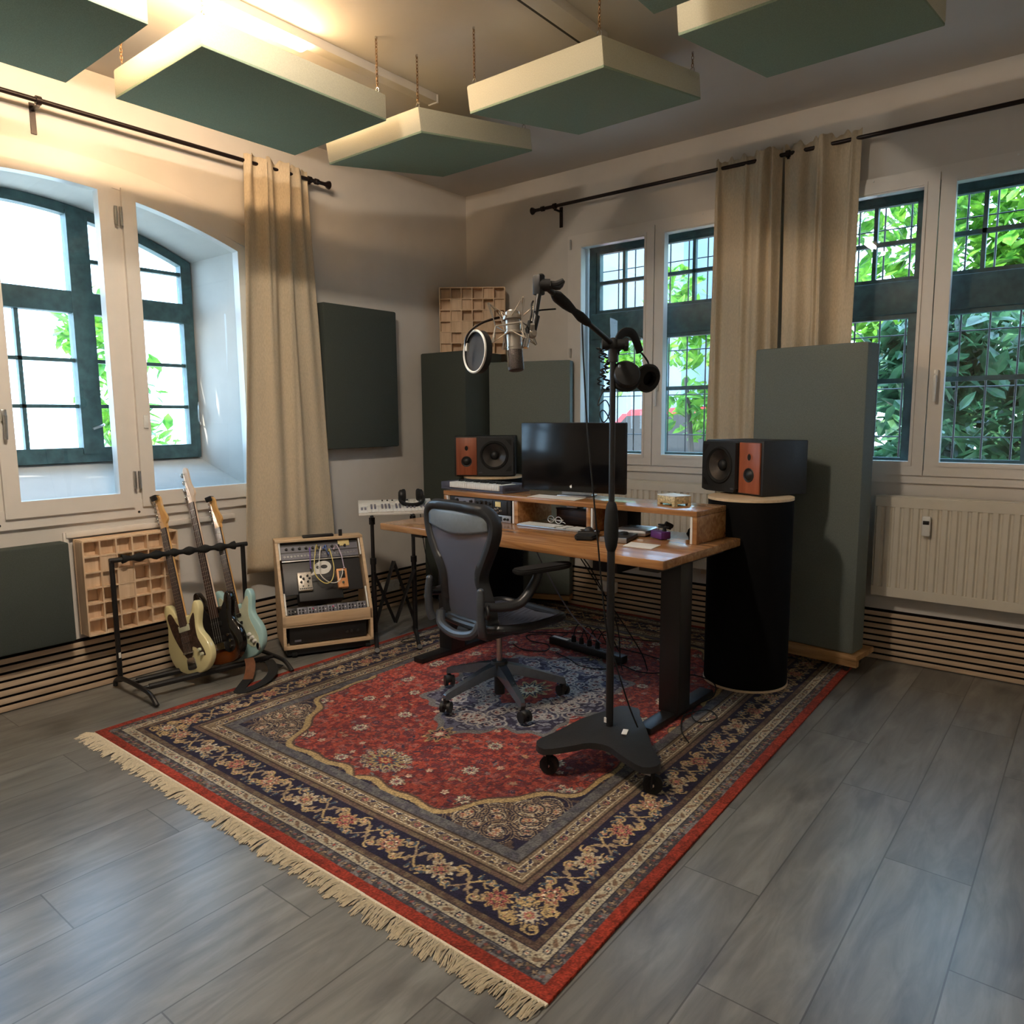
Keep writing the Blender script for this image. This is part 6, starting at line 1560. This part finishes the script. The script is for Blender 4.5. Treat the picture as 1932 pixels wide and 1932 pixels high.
    # inner guard: small blossoms and leaves on tan
    def gi(x, y, a, nrm, k, p):
        flower(x, y, .018, 6, [navy2, rose if k % 2 else cream, navy, gold])
        tx, ty = math.cos(a), math.sin(a)
        leaf(x+tx*p*.5+nrm[0]*.012, y+ty*p*.5+nrm[1]*.012, .017, .007, a+.6, navy2, cream); leaf(x+tx*p*.5-nrm[0]*.012, y+ty*p*.5-nrm[1]*.012, .017, .007, a-.6, brown, cream)
    run(.385, gi, .075)
    # outer beige guard
    def go(x, y, a, nrm, k, p):
        tx, ty = math.cos(a), math.sin(a)
        flower(x, y, .016, 6, [navy, grey, cream, rust]); leaf(x+tx*p*.5, y+ty*p*.5, .020, .008, a+.5*(-1)**k, c255(120, 96, 76)); disc(x+tx*p*.28+nrm[0]*.009, y+ty*p*.28+nrm[1]*.009, .005, brown); disc(x+tx*p*.72-nrm[0]*.009, y+ty*p*.72-nrm[1]*.009, .005, brown)
    run(.110, go, .085)
    def gd(x, y, a, nrm, k, p):
        flower(x, y, .013, 5, [tan*.9, navy, tan]); tx, ty = math.cos(a), math.sin(a); disc(x+tx*p*.5, y+ty*p*.5, .006, rose*.8)
    run(.065, gd, .05)
    # main border: waving vines with palmettes on navy
    def gm(x, y, a, nrm, k, p):
        tx, ty = math.cos(a), math.sin(a); sg = 1 if k % 2 else -1
        P1 = [(x+tx*(t-.5)*p*1.02+nrm[0]*.050*math.sin((t-.5)*2*PI)*sg, y+ty*(t-.5)*p*1.02+nrm[1]*.050*math.sin((t-.5)*2*PI)*sg) for t in [i/22 for i in range(23)]]
        P2 = [(x+tx*(t-.5)*p*1.02-nrm[0]*.050*math.sin((t-.5)*2*PI)*sg, y+ty*(t-.5)*p*1.02-nrm[1]*.050*math.sin((t-.5)*2*PI)*sg) for t in [i/22 for i in range(23)]]
        line(P1, .0042, gold); line(P2, .0036, tan)
        for (ft, fn_) in ((-.25, .5), (.25, -.5), (-.25, -.5), (.25, .5)):
            X, Y = x+tx*ft*p+nrm[0]*fn_*.085, y+ty*ft*p+nrm[1]*fn_*.085
            spiral(X, Y, .026, 1.2, a+ft*5, sg, .0038, gold); flower(X, Y, .013, 5, [cream*.9, rose, gold])
        for ft in (-.44, -.30, -.16, .16, .30, .44):
            leaf(x+tx*ft*p+nrm[0]*.022*sg, y+ty*ft*p+nrm[1]*.022*sg, .019, .008, a+ft*4, tan, None); leaf(x+tx*ft*p-nrm[0]*.05*sg, y+ty*ft*p-nrm[1]*.05*sg, .015, .006, a-ft*4, teal, gold)
        cs = [[gold, rose*.85, cream, red2, gold], [cream*.9, tan, rose*.9, navy, gold], [gold, c255(128, 60, 62), rose, cream, navy]][k % 3]
        flower(x, y, .054, 9, cs, a+k, 1.0); flower(x, y, .026, 6, [navy, gold, rose], k)
    run(.24, gm, .235)
    for (x, y) in ((.24, .24), (Wm-.24, .24), (.24, Lm_-.24), (Wm-.24, Lm_-.24)):
        flower(x, y, .07, 10, [gold, navy2, cream*.9, rose, gold]); 
        for q_ in range(4): spiral(x+.06*math.cos(q_*PI/2+.78), y+.06*math.sin(q_*PI/2+.78), .028, 1.3, q_, 1, .0038, gold)
    # knots: grain and wear
    C *= (.72+.50*g.random((nv, nu, 1))).astype(np.float32); C *= (.86+.26*n3)[..., None]
    C = np.clip(C, 0, 1); Clin = np.where(C <= .04045, C/12.92, ((C+.055)/1.055)**2.4)
    # ---- mesh
    X0, Y0 = .667, -3.478; th_ = .009
    def wx(u, v): return X0+u*(1+0*v)-.075*(u/Wm)*(v/Lm_)
    uu = np.linspace(0, Wm, nu); vv = np.linspace(0, Lm_, nv); GU, GV = np.meshgrid(uu, vv)
    gx = X0+GU-.075*(GU/Wm)*(GV/Lm_); gy = Y0+GV
    gz = th_+.0012*np.sin(GU*9+GV*5)+.0010*np.sin(GV*13-GU*4)
    co = np.stack([gx, gy, gz], -1).reshape(-1, 3).astype(np.float32)
    idx = np.arange(nu*nv).reshape(nv, nu)
    q4 = np.stack([idx[:-1, :-1], idx[:-1, 1:], idx[1:, 1:], idx[1:, :-1]], -1).reshape(-1, 4)
    ring = np.concatenate([idx[0, :], idx[1:, -1], idx[-1, -2::-1], idx[-2:0:-1, 0]])
    sk = co[ring].copy(); sk[:, 2] = .0005; base = len(co); nr = len(ring); rb = np.arange(nr)+base
    qs = np.stack([ring, rb, np.roll(rb, -1), np.roll(ring, -1)], -1)
    allco = np.concatenate([co, sk]); allq = np.concatenate([q4, qs]).astype(np.int32)
    me = bpy.data.meshes.new('rug_pile'); me.vertices.add(len(allco)); me.vertices.foreach_set('co', allco.ravel())
    me.loops.add(allq.size); me.loops.foreach_set('vertex_index', allq.ravel()); me.polygons.add(len(allq)); me.polygons.foreach_set('loop_start', np.arange(0, allq.size, 4, dtype=np.int32))
    me.update(calc_edges=True)
    at = me.color_attributes.new('knots', 'FLOAT_COLOR', 'POINT'); cols = np.ones((len(allco), 4), np.float32); cols[:base, :3] = Clin.reshape(-1, 3); cols[base:, :3] = Clin.reshape(-1, 3)[ring]
    at.data.foreach_set('color', cols.ravel())
    m, nt, b = new_mat('knotted_wool'); an = nt.nodes.new('ShaderNodeAttribute'); an.attribute_name = 'knots'
    nt.links.new(an.outputs['Color'], b.inputs['Base Color']); b.inputs['Roughness'].default_value = .95; b.inputs['Specular IOR Level'].default_value = .12; b.inputs['Sheen Weight'].default_value = .06
    tc = nt.nodes.new('ShaderNodeTexCoord'); nz = nt.nodes.new('ShaderNodeTexNoise'); nz.inputs['Scale'].default_value = 320; bp = nt.nodes.new('ShaderNodeBump'); bp.inputs['Strength'].default_value = .5; bp.inputs['Distance'].default_value = .003
    nt.links.new(tc.outputs['Object'], nz.inputs['Vector']); nt.links.new(nz.outputs['Fac'], bp.inputs['Height']); nt.links.new(bp.outputs['Normal'], b.inputs['Normal'])
    me.materials.append(m)
    t = thing('rug', 'large red and navy oriental rug with cream fringe under the desk', 'rug', (2.0, -1.76, 0))
    o = bpy.data.objects.new('pile', me); COL.objects.link(o); o.parent = t; o.location = (-2.0, 1.76, 0)
    # fringe along the near left edge
    M_fr = mat('cream_cotton', rgb(214, 202, 176), .9, var=.06, scale=120)
    bm = BM(); bx(bm, X0+.002, X0+Wm, Y0-.012, Y0+.001, .001, .007)
    rr = random.Random(4); x = X0+.004
    while x < X0+Wm-.004:
        L = rr.uniform(.05, .082); dx = .012*math.sin(x*7)+.010*math.sin(x*23+1)+rr.uniform(-.012, .012)
        for k in range(5):
            a = Vector((x+rr.uniform(-.004, .004), Y0-.008, .006)); e_ = Vector((x+dx+rr.uniform(-.010, .010), Y0-.01-L*rr.uniform(.8, 1.05), .002)); md_ = (a+e_)/2+Vector((rr.uniform(-.005, .005), 0, rr.uniform(.002, .009)))
            w_ = .0017; pv = None
            for p in (a, md_, e_):
                v = (bm.verts.new(p+Vector((-w_, 0, 0))), bm.verts.new(p+Vector((0, 0, w_*1.4))), bm.verts.new(p+Vector((w_, 0, 0))))
                if pv:
                    bm.faces.new((pv[0], pv[1], v[1], v[0])); bm.faces.new((pv[1], pv[2], v[2], v[1]))
                pv = v
        x += .0105
    obj('fringe', bm, M_fr, t, 0, world=True, fix=False)
make_rug()
